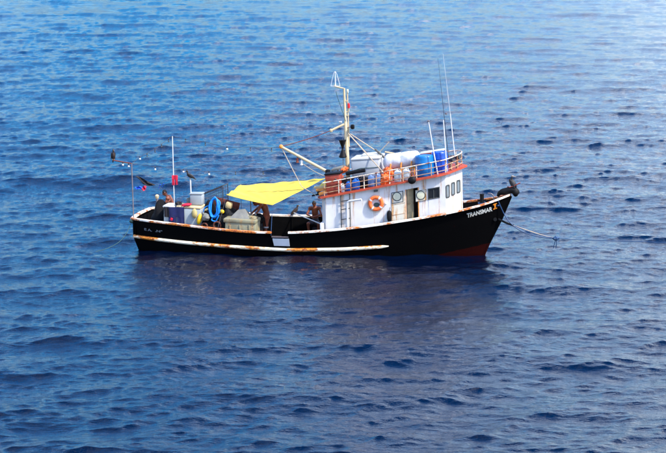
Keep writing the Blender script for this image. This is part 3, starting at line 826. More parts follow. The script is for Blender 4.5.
for q in ((3.35, -1.50, 3.45), (3.18, 0.40, 3.78), (2.81, 1.50, 3.33)):
    MB().tube([s0, (q[0], q[1], roof_z(q[0]) + .3 if q[1] > 1 else q[2])], 0.022, 6).build('mast_stay', 'rope_tan', boat)
MB().tube([(2.83, -0.40, 4.25), (3.26, -0.40, 3.86)], 0.05, 8).build('deck_pipe', 'frame_dark', boat)
MB().tube([(3.10, 0.40, 4.03), (3.50, 0.40, 3.96)], 0.035, 8).build('deck_pipe', 'mast_cream', boat)
MB().tube([(2.76, 0.30, 3.91), (3.30, 0.30, 4.46)], 0.018, 6).build('deck_pipe', 'rope_tan', boat)
# black day shapes hung on the mast: two cones point to point
dz0 = (1.46, -0.30, 4.26)
ds = thing('day_shape', 'black hourglass day shape of two cones hung beside the cream mast', 'day shape', dz0)
MB().lathe([(0.0, 0.0), (0.03, 0.0), (0.155, 0.36), (0.0, 0.37)], (0, 0, 0), 18).build('cone', 'black_rubber', ds)
MB().lathe([(0.0, 0.0), (0.03, 0.0), (0.165, -0.33), (0.15, -.37), (0.0, -0.37)], (0, 0, 0), 18).build('cone', 'black_rubber', ds)
MB().tube([(0, 0, 0.36), (along(5.1) - dz0[0] - .0, .3, 5.05 - dz0[2])], 0.010, 5).tube([(0, 0, -.37), (0, 0, -.85)], .010, 5).build('halyard', 'wire_dark', ds)
MB().tube([(1.19, -0.05, 6.61), (1.23, -0.05, 6.41), (1.57, -0.05, 5.37)], 0.012, 5).build('halyard', 'line_green', boat)

# antennas at the front of the roof
def whip(p0, p1, r0, r1, m_, name='whip_aerial'):
    b = Vector(p0); b.z = roof_z(b.x) + .06
    MB().tube([b, Vector(p0).lerp(Vector(p1), .5), p1], [r0, (r0 + r1) / 2, r1], 8).build(name, m_, boat)
whip((5.60, -1.55, 3.22), (5.25, -1.50, 5.53), 0.028, 0.020, 'pole_white', 'aerial_post')
whip((5.92, -1.20, 3.42), (5.81, -1.20, 5.53), 0.027, 0.020, 'pole_white', 'aerial_post')
whip((6.16, -0.30, 3.46), (5.96, -0.30, 5.67), 0.025, 0.018, 'pole_white', 'aerial_post')
whip((5.88, -0.20, 3.53), (5.48, -0.20, 7.95), 0.015, 0.004, 'wire_dark')
MB().tube([(5.96, -0.30, 5.67), (5.71, -0.30, 8.12)], [0.009, 0.004], 6).build('whip_aerial', 'pole_white', boat)
for p in ((5.25, -1.50, 5.53), (5.77, -0.20, 5.68)):
    MB().box(p, (0.10, 0.06, 0.07), bev=.02).build('aerial_mount', 'pole_grey', boat)

# aft end of the roof: cabinet with planks
cab = thing('deck_cabinet', 'rust-red wooden cabinet on the aft corner of the wheelhouse roof', 'cabinet', (1.30, -1.36, roof_z(1.3) + .075))
MB().box((0, 0, 0.40), (0.60, 0.62, 0.80), rot3(0, -6, 0), bev=.02).build('body', 'cabinet_red', cab)
for z in (0.2, 0.42, .62):
    MB().box((0, -0.325, z), (0.57, 0.02, 0.17), rot3(0, -6, 0), bev=.008).build('board', 'cabinet_red', cab)
MB().box((-0.02, 0, 0.835), (0.68, 0.68, 0.06), rot3(0, -6, 0), bev=.02).build('top', 'black_rubber', cab)
MB().ball((0.12, -.345, .62), .035).build('latch', 'frame_dark', cab)
pl0 = (0.42, -1.20, 2.65)
for i, (p, q, m_, w_) in enumerate((((0.44, -1.30, 2.78), (1.09, -1.30, 2.82), 'bag_tan', .09), ((0.54, -1.45, 2.69), (1.16, -1.45, 2.76), 'timber', .10), ((0.69, -1.60, 2.55), (1.28, -1.60, 2.74), 'timber', .12))):
    v = Vector(q) - Vector(p)
    mb = MB().box((0, 0, 0), (v.length, .14, w_), rot3(0, -math.degrees(math.atan2(v.z, v.x)), 0), bev=.015)
    c_ = Vector(p).lerp(Vector(q), .5)
    solo(mb, 'plank', m_, ['pale plank jutting aft below the yellow awning corner', 'orange plank jutting aft from the roof beside the cabinet', 'thick orange plank under the rust-red cabinet, sloping down aft'][i], 'plank', c_)
g0 = (0.54, -1.30, 2.50)
MB().tube([(0.33, -1.30, 2.44), (0.58, -1.30, 2.50), (0.84, -1.30, 2.55)], 0.035, 8).box((0.63, -1.30, 2.55), (0.14, .14, .16), bev=.03).build('winch_hook', 'black_rubber', boat)
solo(MB().box((0, 0, 0), (0.46, 0.7, 0.10), rot3(0, -14, 0), bev=.02), 'board', 'canvas_grey', 'flat grey board leaning behind the rust-red cabinet', 'board', (1.26, -0.40, 3.46))
MB().tube([((1.26, -0.40, 3.46)[0], -0.4, roof_z(1.3) + .05), (1.26, -0.40, 3.46)], .03, 6).build('roof_post', 'rail_rust', boat)

# ------------------------------------------------------------------ things on the roof
rt = lambda x: roof_z(x) + 0.077
TILT = 10.5
def on_roof(x, y, dz=0.0): return (x, y, rt(x) + dz)
# big grey tank
tank = thing('water_tank', 'large pale grey plastic tank with white lid on the wheelhouse roof', 'tank', on_roof(2.52, -0.35))
MB().box((0, 0, 0.42 + .30), (1.18, 1.2, 0.78), rot3(0, -4, 0), bev=.07).build('body', 'tank_grey', tank)
MB().box((0, 0, 1.13), (1.22, 1.24, 0.09), rot3(0, -4, 0), bev=.03).build('lid', 'tank_lid', tank)
MB().box((.1, .2, 1.22), (.7, .55, .10), rot3(0, -4, 0), bev=.03).build('lid_hatch', 'tank_lid', tank)
for sx in (-1, 1):
    MB().box((sx * .45, 0, 0.15 + sx * 0.07), (.12, 1.1, .36)).build('skid', 'frame_dark', tank)
MB().tube([(-.58, -.605, .62), (-.2, -.612, .74), (.2, -.612, .76), (.58, -.605, .80)], .014, 6).build('strap', 'line_green', tank)
# white wrapped raft roll on orange cradle
roll = thing('wrapped_raft', 'bulky white wrapped raft bundle lashed beside the blue barrels', 'raft', on_roof(4.0, -0.75))
mbr = MB(); n = 26; pr = []
vs = []; fs = []
for i in range(n + 1):
    s = i / n; x = -0.76 + 1.52 * s
    e = min(s, 1 - s) * 7; r = 0.335 * (1 - max(0, 1 - e) ** 2.6 * .62) if e < 1 else 0.335
    for k in range(24):
        a_ = 2 * math.pi * k / 24
        rr = r * (1 + 0.05 * mnoise.noise(Vector((x * 3.2, math.cos(a_) * 1.5, math.sin(a_) * 1.5)))) - 0.018 * (1 if i in (7, 13, 19) else 0)
        vs.append((x, math.cos(a_) * rr * 1.0, 0.78 + math.sin(a_) * rr * .97 + x * .13))
for i in range(n):
    for k in range(24): fs.append((i * 24 + k, i * 24 + (k + 1) % 24, i * 24 + 24 + (k + 1) % 24, i * 24 + 24 + k))
fs.append(tuple(range(24))); fs.append(tuple(reversed(range(n * 24, n * 24 + 24))))
MB().add(vs, fs).build('bundle', 'canvas_white', roll)
for x in (-0.42, 0.02, 0.45):
    MB().tube([(x, -.30, -.02), (x, -.36, .62 + x * .13), (x + .02, -.33, .72 + x * .13)], .035, 6).build('cradle_leg', 'timber', roll)
    MB().tube([(x, .30, -.02), (x, .36, .66 + x * .13)], .035, 6).build('cradle_leg', 'timber', roll)
for y in (-.33, .33):
    MB().tube([(-.7, y, .36), (.7, y, .52)], .03, 6).build('cradle_rail', 'timber', roll)
MB().tube([(-.5, .36, .45), (-.5, -.36, .38)], .028, 6).tube([(.5, .36, .58), (.5, -.36, .5)], .028, 6).build('cradle_bar', 'timber', roll)
# barrels
def barrel(px, y, r, h, m_, label):
    t = thing('barrel', label, 'barrel', on_roof(px, y, -.02))
    R_ = rot3(0, 0, 0)
    q = (-0.05, 0, 1)
    prof = [(0, 0), (r * .9, 0), (r * .98, .04), (r, .10), (r, h * .32), (r * 1.025, h * .34), (r * 1.025, h * .37), (r, h * .39), (r, h * .64), (r * 1.025, h * .66), (r * 1.025, h * .69), (r, h * .71), (r, h - .10), (r * .97, h - .03), (r * .9, h), (r * .86, h - .015), (0, h - .015)]
    MB().lathe(prof, (0, 0, 0), 32, q).build('body', m_, t)
    for sx in (-1, 1): MB().lathe([(.05, 0), (.05, .03), (0, .03)], (sx * r * .55 - .05, 0, h - .02), 10, q).build('bung', m_, t)
    return t
barrel(5.02, -1.12, 0.375, .86, 'barrel_blue', 'sky-blue plastic barrel standing next to the white wrapped raft')
barrel(5.60, -0.80, 0.33, .86, 'barrel_deep', 'deep blue plastic barrel standing by the front roof railing')
tb = thing('roof_table', 'low rust-red table top with white edge behind the blue barrels', 'table', on_roof(5.1, 0.25))
MB().box((0, 0, .80), (1.0, .7, .05), rot3(0, -8, 0), bev=.01).build('top', 'tank_lid', tb)
MB().box((0, -.36, .74), (1.0, .03, .12), rot3(0, -8, 0)).build('apron', 'cabinet_red', tb)
for sx in (-1, 1):
    for sy in (-1, 1): MB().box((sx * .42, sy * .28, .38 + sx * .05), (.05, .05, .80)).build('leg', 'timber_dark', tb)
# jugs
def jug(x, y, w, h, m_, label, neck=0.03):
    t = thing('jug', label, 'jug', on_roof(x, y, .0))
    MB().box((0, 0, h * .42), (w, w * .8, h * .84), bev=w * .18).build('body', m_, t)
    MB().lathe([(w * .34, 0), (w * .16, h * .10), (w * .15, h * .17), (0, h * .17)], (-w * .1, 0, h * .83), 12).build('neck', m_, t)
    MB().tube(curve([(w * .02, 0, h * .9), (w * .22, 0, h * .98), (w * .36, 0, h * .84)], 6), w * .06, 6).build('handle', m_, t)
    return t
jug(1.92, -1.50, .24, .40, 'jug_blue', 'dark shaded blue jug beside the ladder top on the roof')
jug(2.22, -1.52, .30, .46, 'jug_blue', 'bright blue plastic jug below the grey tank on the roof')
jug(2.86, -1.50, .27, .52, 'jug_pale', 'pale blue jug under the grey tank, beside the bright blue jug')
jug(3.12, -1.48, .24, .54, 'jug_pale', 'pale blue jug next to the orange life jackets')
jug(1.62, -1.52, .25, .36, 'jug_white', 'greyish white jug beside the rust-red cabinet')
jug(3.96, -1.52, .30, .52, 'jug_white', 'white jug below the wrapped raft, beside its twin')
jug(4.30, -1.50, .28, .50, 'jug_white', 'white jug below the wrapped raft, next to the black float')
jb = thing('float', 'round black float hanging on the railing below the wrapped raft', 'float', (4.58, -1.80, 3.16))
MB().ball((0, 0, 0), (.17, .10, .15), lump=.1).build('body', 'black_rubber', jb)
MB().tube(curve([(-.08, 0, .12), (-.03, .04, .3), (.05, .05, .3), (.09, 0, .12)], 6), .012, 5).build('lanyard', 'wire_dark', jb)
# orange bundles
def bundle(loc, r, m_, label, seed, name='bundle', cat='bundle', lump=.5, rot=None, mm='x'):
    mb = MB().ball((0, 0, 0), r, 26, 18, rot, lump, seed, 2.4)
    return solo(mb, name, m_, label, cat, loc)
bundle(on_roof(3.42, -1.42, .17), (.22, .16, .24), 'orange', 'crumpled orange life jackets stuffed behind the railing', 3, 'life_jacket', 'life jacket')
bundle(on_roof(3.5, -1.1, .42), (.2, .2, .2), 'orange', 'orange life jacket wedged under the end of the wrapped raft', 13, 'life_jacket', 'life jacket')
bundle((1.61, -0.90, 3.45), (.20, .15, .10), 'orange', 'crumpled orange cloth at the foot of the mast', 5, 'cloth', 'cloth', .5, rot3(0, -32, 0))
bundle(on_roof(1.85, -1.15, .36), (.36, .25, .16), 'cloth_black', 'black rolled sheet lying at the foot of the mast', 6, 'sheet', 'sheet', .4)
bundle(on_roof(2.5, -1.25, .26), (.32, .2, .18), 'cloth_black', 'dark heap of gear under the front of the grey tank', 8, 'gear_heap', 'gear', .5)
mbp = MB().tube([(1.79, -1.40, 3.37), (2.21, -1.40, 3.45), (2.59, -1.40, 3.51)], .075, 10)
solo(mbp, 'hose_roll', 'black_rubber', 'thick black hose lashed along the railing before the grey tank', 'hose')
bundle(on_roof(1.5, -0.9, .35), (.13, .13, .3), 'cabinet_red', 'small red drum standing behind the cabinet by the mast', 9, 'drum', 'drum', .15)
for i, (x, y) in enumerate(((6.02, -0.75), (6.22, -0.35))):
    t = thing('searchlight', ['brown searchlight on a short post by the front railing, next to the barrel', 'brown searchlight at the tip of the wheelhouse roof'][i], 'searchlight', on_roof(x, y))
    MB().tube([(0, 0, -.02), (0, 0, .34)], .045, 8).build('post', 'rail_rust', t)
    MB().lathe([(.0, -.11), (.09, -.1), (.13, .09), (.11, .10), (0, .08)], (0.02, 0, .45), 14, (1, -.2, 0)).build('housing', 'frame_dark', t)

# lifebuoy on the wall
lb = (3.05, 2.19)
P_ = wall_pt(lb[0], lb[1], 0.075)
lbt = thing('lifebuoy', 'orange ring lifebuoy with white bands on the wheelhouse wall', 'lifebuoy', P_)
nrm = Vector((0.0612, -1, 0)).normalized(); ux = Vector((1, 0.0612, 0)).normalized(); uz = Vector((0, 0, 1))
rings = {'o': [], 'w': []}
MB().tube([ux * math.cos(a_) * .245 + uz * math.sin(a_) * .245 for a_ in np.linspace(0, 2 * math.pi, 41)[:-1]], 0.075, 12, closed=True).build('ring', 'orange', lbt)
for k in range(4):
    a0 = R(55 + 90 * k)
    MB().tube([ux * math.cos(a0 + d_) * .245 + uz * math.sin(a0 + d_) * .245 for d_ in np.linspace(-.12, .12, 6)], 0.080, 12).build('band', 'clean_white', lbt)
ropep = []
for a_ in np.linspace(0, 2 * math.pi, 61)[:-1]:
    rr = .335 + .022 * abs(math.sin(2 * (a_ - R(55)))); ropep.append(ux * math.cos(a_) * rr + uz * math.sin(a_) * rr)
MB().tube(ropep, .008, 5, closed=True).build('grab_line', 'rope_tan', lbt)
pb = wall_pt(lb[0] + .02, lb[1] - .07, 0.012)
MB().lathe([(0, 0), (.13, 0), (.12, .02), (0, .025)], pb, 20, nrm, 1, .75).build('bracket_plate', 'line_green', house)
MB().ball(wall_pt((3.44, 2.18)[0], (3.44, 2.18)[1], .03), .05).build('wall_light', 'lamp_white', house)
wall_box((2.98, 2.73)[0], (2.98, 2.73)[1] - .07, (3.14, 2.73)[0], (3.14, 2.73)[1], .01, .12, 'deck_light', 'frame_dark')
fb = (3.59, 1.68)
fd = thing('fender', 'small black rubber fender hanging beside the white door', 'fender', wall_pt(fb[0], fb[1], .11))
MB().lathe([(0, -.25), (.07, -.22), (.10, -.1), (.105, .08), (.08, .18), (.03, .22), (0, .23)], (0, 0, 0), 14).build('body', 'black_rubber', fd)
MB().tube([(0, 0, .2), (.03, .05, .34)], .012, 5).build('lanyard', 'wire_dark', fd)

# ------------------------------------------------------------------ awning
tA_ = Vector((-3.35, -1.00, 2.41)); tB_ = Vector((-3.38, 1.60, 2.46)); tC_ = Vector((0.60, 0.30, 2.95)); tD_ = Vector((-1.23, -1.80, 2.12))
def awning():
    nu, nv = 60, 36; vs = []; fs = []
    for j in range(nv + 1):
        for i in range(nu + 1):
            s, t = i / nu, j / nv           # s aft->forward, t starboard->port
            near = tA_.lerp(tD_, s); farp = tB_.lerp(tC_, s)
            p = near.lerp(farp, t)
            p.z -= 0.10 * 4 * s * (1 - s) * (0.5 + .5 * 4 * t * (1 - t)) * .6
            # radiating pulls from the low corner
            dd = (p - tD_); an = math.atan2(dd.y, -dd.x); L_ = min(1.0, dd.length / 2.2)
            p.z += 0.020 * math.sin(an * 22) * L_ * (1.1 - .6 * s)
            p.z += 0.02 * mnoise.noise(Vector((p.x * 1.4, p.y * 1.4, 3)))
            vs.append(p)
    for j in range(nv):
        for i in range(nu):
            a_ = j * (nu + 1) + i; fs.append((a_, a_ + 1, a_ + nu + 2, a_ + nu + 1))
    t = thing('awning', 'bright yellow tarpaulin awning stretched over the working deck', 'awning')
    sh = MB().add(vs, fs).build('sheet', 'tarp_yellow', t)
    sh.modifiers.new('s', 'SOLIDIFY').thickness = 0.006
    hem = [vs[i] for i in range(nu + 1)]
    MB().tube(hem, .012, 5).tube([vs[j * (nu + 1)] for j in range(nv + 1)], .012, 5).build('hem', 'tarp_yellow', t)
    fl = [Vector((0.51, -0.90, 2.74)), Vector((0.70, -0.30, 2.97)), Vector((0.93, -0.90, 3.01)), Vector((0.99, -1.20, 2.83))]
    MB().add([fl[0], fl[1], fl[2], fl[3], fl[0] + Vector((0, .01, -.01)), fl[1] + Vector((0, .01, -.01)), fl[2] + Vector((0, .01, -.01)), fl[3] + Vector((0, .01, -.01))],
             [(0, 1, 2, 3), (7, 6, 5, 4), (0, 4, 5, 1), (1, 5, 6, 2), (2, 6, 7, 3), (3, 7, 4, 0)]).build('flap', 'tarp_yellow', t)
    MB().tube([tD_, (tD_.x, -half_b(tD_.x) + .02, gun(tD_.x) - .1)], .012, 6).build('guy_rope', 'line_blue', t)
    MB().tube([tA_, (tA_.x - .15, -half_b(tA_.x - .15) + .06, gun(tA_.x) + .03)], .010, 5).build('guy_rope', 'wire_dark', t)
    MB().tube([tB_, (tB_.x - .15, half_b(tB_.x - .15) - .06, gun(tB_.x) + .03)], .010, 5).build('guy_rope', 'wire_dark', t)
    MB().tube([tC_, (0.85, 0.2, roof_z(.85) + .10)], .014, 5).build('guy_rope', 'rope_tan', t)
    p = Vector((-2.44, -0.60, 2.19))
    MB().tube([(p.x, p.y, deck_z(p.x)), (p.x, p.y, p.z - .03)], .024, 8).build('prop', 'pole_grey', t)
awning()

# ------------------------------------------------------------------ gear on the stern deck
big = thing('bait_box', 'tall pale grey insulated box on the stern deck with trousers hung over it', 'box', (-5.17, -1.12, deck_z(-5.17)))
top = 2.02 - deck_z(-5.17)
MB().box((0, 0, top / 2 - .05), (1.62, 0.82, top - .06), rot3(0, 3, 0), bev=.09).build('body', 'box_grey', big)
MB().box((-.55, 0, top - .035), (0.50, 0.88, 0.08), rot3(0, 3, 0), bev=.03).build('lid', 'tank_lid', big)
MB().box((.30, 0.02, top - .06), (1.05, 0.86, 0.09), rot3(0, 3, 0), bev=.03).build('lid', 'lid_tan', big)
sb = thing('cooler_box', 'small white cooler box standing on the tan lid of the bait box', 'box', (-4.62, -1.0, 1.99))
MB().box((0, 0, .24), (.52, .44, .46), bev=.05).build('body', 'box_grey', sb)
MB().box((0, 0, .49), (.55, .47, .06), bev=.02).build('lid', 'box_grey', sb)
pp = (-4.89, -1.00, 2.49); pt = (-4.87, -1.00, 3.06)
pole = thing('lamp_pole', 'short white pole rising from the small cooler box', 'pole', (pp[0], -0.98, 2.50))
MB().tube([(0, 0, 0), (0, 0, pt[2] - 2.50)], .028, 8).build('shaft', 'pole_white', pole)
# trousers hung over the front of the box
tr = thing('trousers', 'navy blue trousers hung over the side of the bait box', 'trousers', (-5.38, -1.56, 1.98))
def cloth_strip(x0, x1, z0, z1, seed, wob=.03, nx=12, nz=16, y=0.0, flare=0.0):
    vs = []; fs = []
    for lay in (0, 1):
        for j in range(nz + 1):
            for i in range(nx + 1):
                s, t = i / nx, j / nz
                x = x0 + (x1 - x0) * (s + flare * (s - .5) * t); z = z0 + (z1 - z0) * t
                yy = y - wob * (.5 + mnoise.noise(Vector((x * 6, z * 1.6, seed)))) - .012 * math.sin(s * 9 + seed) - (.02 if lay else 0)
                vs.append((x, yy, z))
    m = (nx + 1) * (nz + 1)
    for j in range(nz):
        for i in range(nx):
            a_ = j * (nx + 1) + i
            fs += [(a_, a_ + 1, a_ + nx + 2, a_ + nx + 1), (a_ + m, a_ + m + nx + 1, a_ + m + nx + 2, a_ + m + 1)]
    rim = [i for i in range(nx + 1)] + [(j + 1) * (nx + 1) - 1 for j in range(1, nz + 1)] + [nz * (nx + 1) + i for i in range(nx - 1, -1, -1)] + [j * (nx + 1) for j in range(nz - 1, 0, -1)]
    for i in range(len(rim)): a_, b_ = rim[i], rim[(i + 1) % len(rim)]; fs.append((a_, b_, b_ + m, a_ + m))
    return MB().add(vs, fs)
cloth_strip(-.34, .34, 0.0, -.42, 1).build('waist', 'cloth_navy', tr)
cloth_strip(-.34, -.02, -.40, -1.0, 2, flare=-.1).build('trouser_leg', 'cloth_navy', tr)
cloth_strip(.03, .34, -.40, -1.05, 3, flare=-.1).build('trouser_leg', 'cloth_navy', tr)
MB().box((-.2, -.075, -.5), (.10, .02, .12), rot3(0, 20, 0), bev=.01).build('patch', 'cloth_red', tr)
solo(cloth_strip(-.12, .10, 0, -.42, 5), 'shirt', 'cloth_black', 'black shirt hung over the bait box beside the navy trousers', 'shirt', (-5.78, -1.555, 1.99))
solo(MB().ball((0, 0, 0), (.24, .14, .06), 20, 12, rot3(0, -12, 0), .5, 4), 'cloth', 'cloth_red', 'crumpled red cloth lying on top of the bait box', 'cloth', (-4.98, -1.42, 2.05))
solo(MB().ball((0, 0, 0), (.14, .14, .10), 20, 12, None, .5, 9), 'rag', 'cloth_black', 'black rag heaped on the bait box beside the red cloth', 'rag', (-5.35, -1.3, 2.07))
solo(MB().ball((0, 0, 0), (.16, .16, .16), 20, 12, None, .4, 12), 'sack', 'canvas_grey', 'small grey-brown sack behind the cooler box', 'sack', (-5.0, -0.75, 2.12))
solo(MB().ball((0, 0, 0), (.12, .08, .20), 16, 10, None, .15, 2), 'hat', 'float_cream', 'cream straw hat hung on the end of the bait box', 'hat', (-4.60, -1.60, 1.72))
solo(MB().ball((0, 0, 0), (.10, .10, .24), 16, 12, rot3(0, 14, 0), .08, 2), 'float', 'float_yellow', 'bright yellow teardrop float hanging beside the grey bait box', 'float', (-4.41, -1.55, 1.48))
# black cover aft of the box
cov = thing('covered_drum', 'black covered drum at the stern rail with a stubby pipe on top', 'drum', (-6.32, -0.5, deck_z(-6.3)))
MB().ball((0, 0, .55), (.44, .5, .95), 24, 16, None, .22, 3, 1.6).build('cover', 'black_net', cov)
MB().tube([(-.15, -.1, 1.3), (-.15, -.1, 1.68)], .05, 8).build('pipe', 'pole_grey', cov)
MB().lathe([(0, 0), (.07, 0), (.09, .1), (.05, .16), (0, .16)], (-.15, -.1, 1.64), 10).build('pipe_cap', 'lid_tan', cov)
# nets, tangled gear
solo(MB().ball((0, 0, .60), (.66, .55, .98), 40, 28, None, .55, 21, 2.8), 'net_heap', 'black_net', 'black heap of tangled nets beside the bait box, under the blue rope', 'net', (-3.90, -0.95, deck_z(-3.9)))
solo(MB().ball((0, 0, .55), (.66, .55, .98), 40, 28, rot3(0, -14, 0), .5, 33, 2.8), 'net_heap', 'grey_net', 'dark grey net heap between the blue rope coil and the cooler', 'net', (-3.15, -0.75, deck_z(-3.1)))
solo(MB().ball((0, 0, .4), (.45, .4, .62), 30, 20, None, .5, 41, 2.8), 'net_heap', 'black_net', 'low black net heap at the bulwark below the tan bag', 'net', (-3.3, -1.55, deck_z(-3.3)))
solo(MB().ball((0, 0, 0), (.17, .12, .15), 20, 12, None, .35, 4), 'bundle', 'canvas_grey', 'small grey cloth bundle tucked into the black nets', 'bundle', (-4.11, -1.60, 1.58))
solo(MB().ball((0, 0, 0), (.10, .08, .05), 14, 10, rot3(0, -20, 0), .3, 4), 'float', 'bag_tan', 'pale flesh-coloured float lying among the black nets', 'float', (-4.08, -1.50, 1.88))
# rust rings in the nets
for i, (p, s) in enumerate((((-4.19, -1.60, 1.19), .12), ((-3.61, -1.75, 1.25), .15))):
    solo(MB().tube([(math.cos(a_) * s, 0, math.sin(a_) * s) for a_ in np.linspace(0, 2 * math.pi, 21)[:-1]], .035, 8, closed=True), 'iron_ring', 'rust_dark', ['small rusty iron ring by the corner of the bait box', 'larger rusty iron ring under the blue rope coil'][i], 'ring', p)
# wire fish trap
fc = (-4.30, 0.20, 2.06)
trap = thing('fish_trap', 'dark wire-mesh fish trap tilted on top of the nets', 'fish trap', fc)
Lx, Ly, Hz = .58, .45, .34
def sk(x, y, z): return Vector((x, y, z + .26 * x + (.10 if z > 0 else 0) * (1 if x > 0 else -.6)))
for (a_, b_) in (((-1, -1), (1, -1)), ((1, -1), (1, 1)), ((1, 1), (-1, 1)), ((-1, 1), (-1, -1))):
    for z in (-Hz, Hz): MB().tube([sk(a_[0] * Lx, a_[1] * Ly, z), sk(b_[0] * Lx, b_[1] * Ly, z)], .022, 6).build('frame_bar', 'wire_dark', trap)
for sx in (-1, 1):
    for sy in (-1, 1): MB().tube([sk(sx * Lx, sy * Ly, -Hz), sk(sx * Lx, sy * Ly, Hz)], .020, 6).build('frame_bar', 'wire_dark', trap)
mw = MB()
for sy in (-1, 1):
    for k in range(1, 12): x = -Lx + 2 * Lx * k / 12; mw.tube([sk(x, sy * Ly, -Hz), sk(x, sy * Ly, Hz)], .008, 4)
    for k in range(1, 6): z = -Hz + 2 * Hz * k / 6; mw.tube([sk(-Lx, sy * Ly, z), sk(Lx, sy * Ly, z)], .008, 4)
for k in range(1, 12): x = -Lx + 2 * Lx * k / 12; mw.tube([sk(x, -Ly, -Hz), sk(x, Ly, -Hz)], .008, 4)
mw.build('wire_mesh', 'wire_dark', trap); mw = None
# blue rope coil hung over the nets
rc = thing('rope_coil', 'bright blue rope coil hanging over the black nets', 'rope coil', (-3.76, -1.45, 1.95))
random.seed(3)
for k in range(7):
    rx, rz = .19 + random.uniform(-.05, .06), .36 + random.uniform(-.07, .06); ph = random.uniform(0, 6)
    MB().tube([(math.cos(a_) * rx + .03 * math.sin(3 * a_ + ph), -.05 * k / 2 + .03 * math.sin(2 * a_ + ph), math.sin(a_) * rz + .03 * math.cos(2 * a_ + ph) + math.cos(a_) * .08) for a_ in np.linspace(0, 2 * math.pi, 37)[:-1]], .030, 6, closed=True).build('loop', 'rope_blue', rc)
MB().tube(curve([(-.05, -.1, -.34), (-.12, -.12, -.5), (.05, -.14, -.55), (.12, -.15, -.45), (.2, -.15, -.3)], 8), .026, 6).tube(curve([(-.2, 0, .1), (-.42, .0, .0), (-.5, 0, -.2)], 8), .022, 6).build('tail', 'rope_blue', rc)
solo(MB().box((0, 0, 0), (.29, .22, .28), rot3(0, 14, 0), bev=.08), 'bag', 'bag_tan', 'tan sack on top of the dark grey nets', 'bag', (-3.27, -1.00, 1.98))
solo(MB().ball((0, 0, 0), (.10, .08, .09), 12, 8), 'float', 'float_yellow', 'small mustard float beside the tan sack', 'float', (-3.50, -1.30, 1.76))
solo(MB().box((0, 0, 0), (1.15, .05, .42), rot3(0, 14, 0), bev=.01), 'hatch_board', 'timber_dark', 'dark rust-red hatch board propped behind the nets', 'board', (-3.70, 0.20, 1.83))
MB().tube([(-3.71, 0.22, 1.76), ((-3.71, 0.22, 1.76)[0], .25, deck_z(-3.2))], .05, 6).tube([(-3.29, 0.24, 1.67), ((-3.29, 0.24, 1.67)[0], .25, deck_z(-2.8))], .05, 6).build('board_prop', 'timber_dark', boat)
# cooler with tent-like cover
cl = thing('fish_cooler', 'weathered olive-grey fish cooler with stained lid by the bulwark', 'cooler', (-2.62, -1.45, deck_z(-2.4)))
ct = 1.55 - deck_z(-2.4)
MB().box((0, 0, ct / 2 - .08), (1.30, .85, ct - .14), rot3(0, 3, 0), bev=.05).build('body', 'cooler', cl)
MB().box((0, 0, ct - .10), (1.38, .92, .16), rot3(0, 3, 0), bev=.04).build('lid', 'cooler', cl)
for x in (-.42, .0, .4): MB().box((x, -.435, ct / 2 - .1), (.06, .03, ct - .3), bev=.01).build('rib', 'cooler', cl)
cv = MB(); 
vs = [(-.45, -.35, 0), (.42, -.35, -.02), (.42, .35, -.02), (-.45, .35, 0), (-.12, -.05, .33), (.16, 0, .36)]
cv.add(vs, [(0, 1, 5, 4), (1, 2, 5), (2, 3, 4, 5), (3, 0, 4), (3, 2, 1, 0)])
solo(cv, 'canvas_cover', 'canvas_grey', 'grey canvas folded like a small tent on the fish cooler', 'canvas', (-2.66, -1.35, 1.53), smooth=False)
solo(MB().ball((0, 0, 0), (.22, .16, .08), 18, 10, None, .4, 7), 'rag', 'cooler', 'olive rag spread on the cooler lid beside the tent-shaped canvas', 'rag', (-2.18, -1.5, 1.55))
# dark winch/hauler in front of the man
hw = thing('line_hauler', 'black line hauler and gear between the cooler and the bent person', 'winch', (-2.2, -0.35, deck_z(-2.2)))
MB().box((0, 0, .45), (.34, .5, .9), bev=.04).build('pedestal', 'black_rubber', hw)
MB().lathe([(0, -.3), (.26, -.3), (.26, -.24), (.14, -.2), (.14, .2), (.26, .24), (.26, .3), (0, .3)], (-.05, 0, 1.02), 20, (0, 1, 0)).build('drum', 'black_rubber', hw)
MB().tube(curve([(.1, -.2, .9), (.3, -.25, 1.2), (.35, -.2, .8)], 8), .03, 6).build('lever', 'black_rubber', hw)
for p in ((-2.28, -0.45, 1.52), (-2.22, -0.62, 1.02)):
    v = Matrix.Translation((2.2, .35, -deck_z(-2.2))) @ Vector(p)
    MB().ball(v, .045).build('cleat_knob', 'tank_grey', hw)
solo(MB().ball((0, 0, .45), (.36, .35, .70), 30, 20, None, .5, 51, 2.6), 'net_heap', 'black_net', 'black net pile between the olive cooler and the bent person', 'net', (-2.28, -0.85, deck_z(-2.2)))
# pale skiff cover / fish bin lid on the working deck
mdz = deck_z(-.1)
solo(MB().ball((0, 0, 0.28), (.55, .38, .46), 30, 18, None, .22, 8, 2.2), 'ice_sack', 'canvas_grey', 'pale sack lying on the deck below the leaning pole', 'sack', (-0.02, -1.25, mdz))
# leaning pole from far bulwark to the house side deck
lp0 = (-1.21, 2.10, 1.18); lp1 = (1.51, -1.85, 1.07)
solo(MB().tube([(0, 0, 0), Vector(lp1) - Vector(lp0)], .026, 8), 'boat_hook', 'pole_white', 'long pale pole leaning from the far bulwark across the deck', 'pole', lp0)
# bench for the seated man
solo(MB().box((0, 0, .2), (.8, .45, .42), bev=.03), 'fish_box', 'shorts_dark', 'dark low box used as a seat at the far bulwark', 'box', (0.08, 1.75, deck_z(.1) + .02))

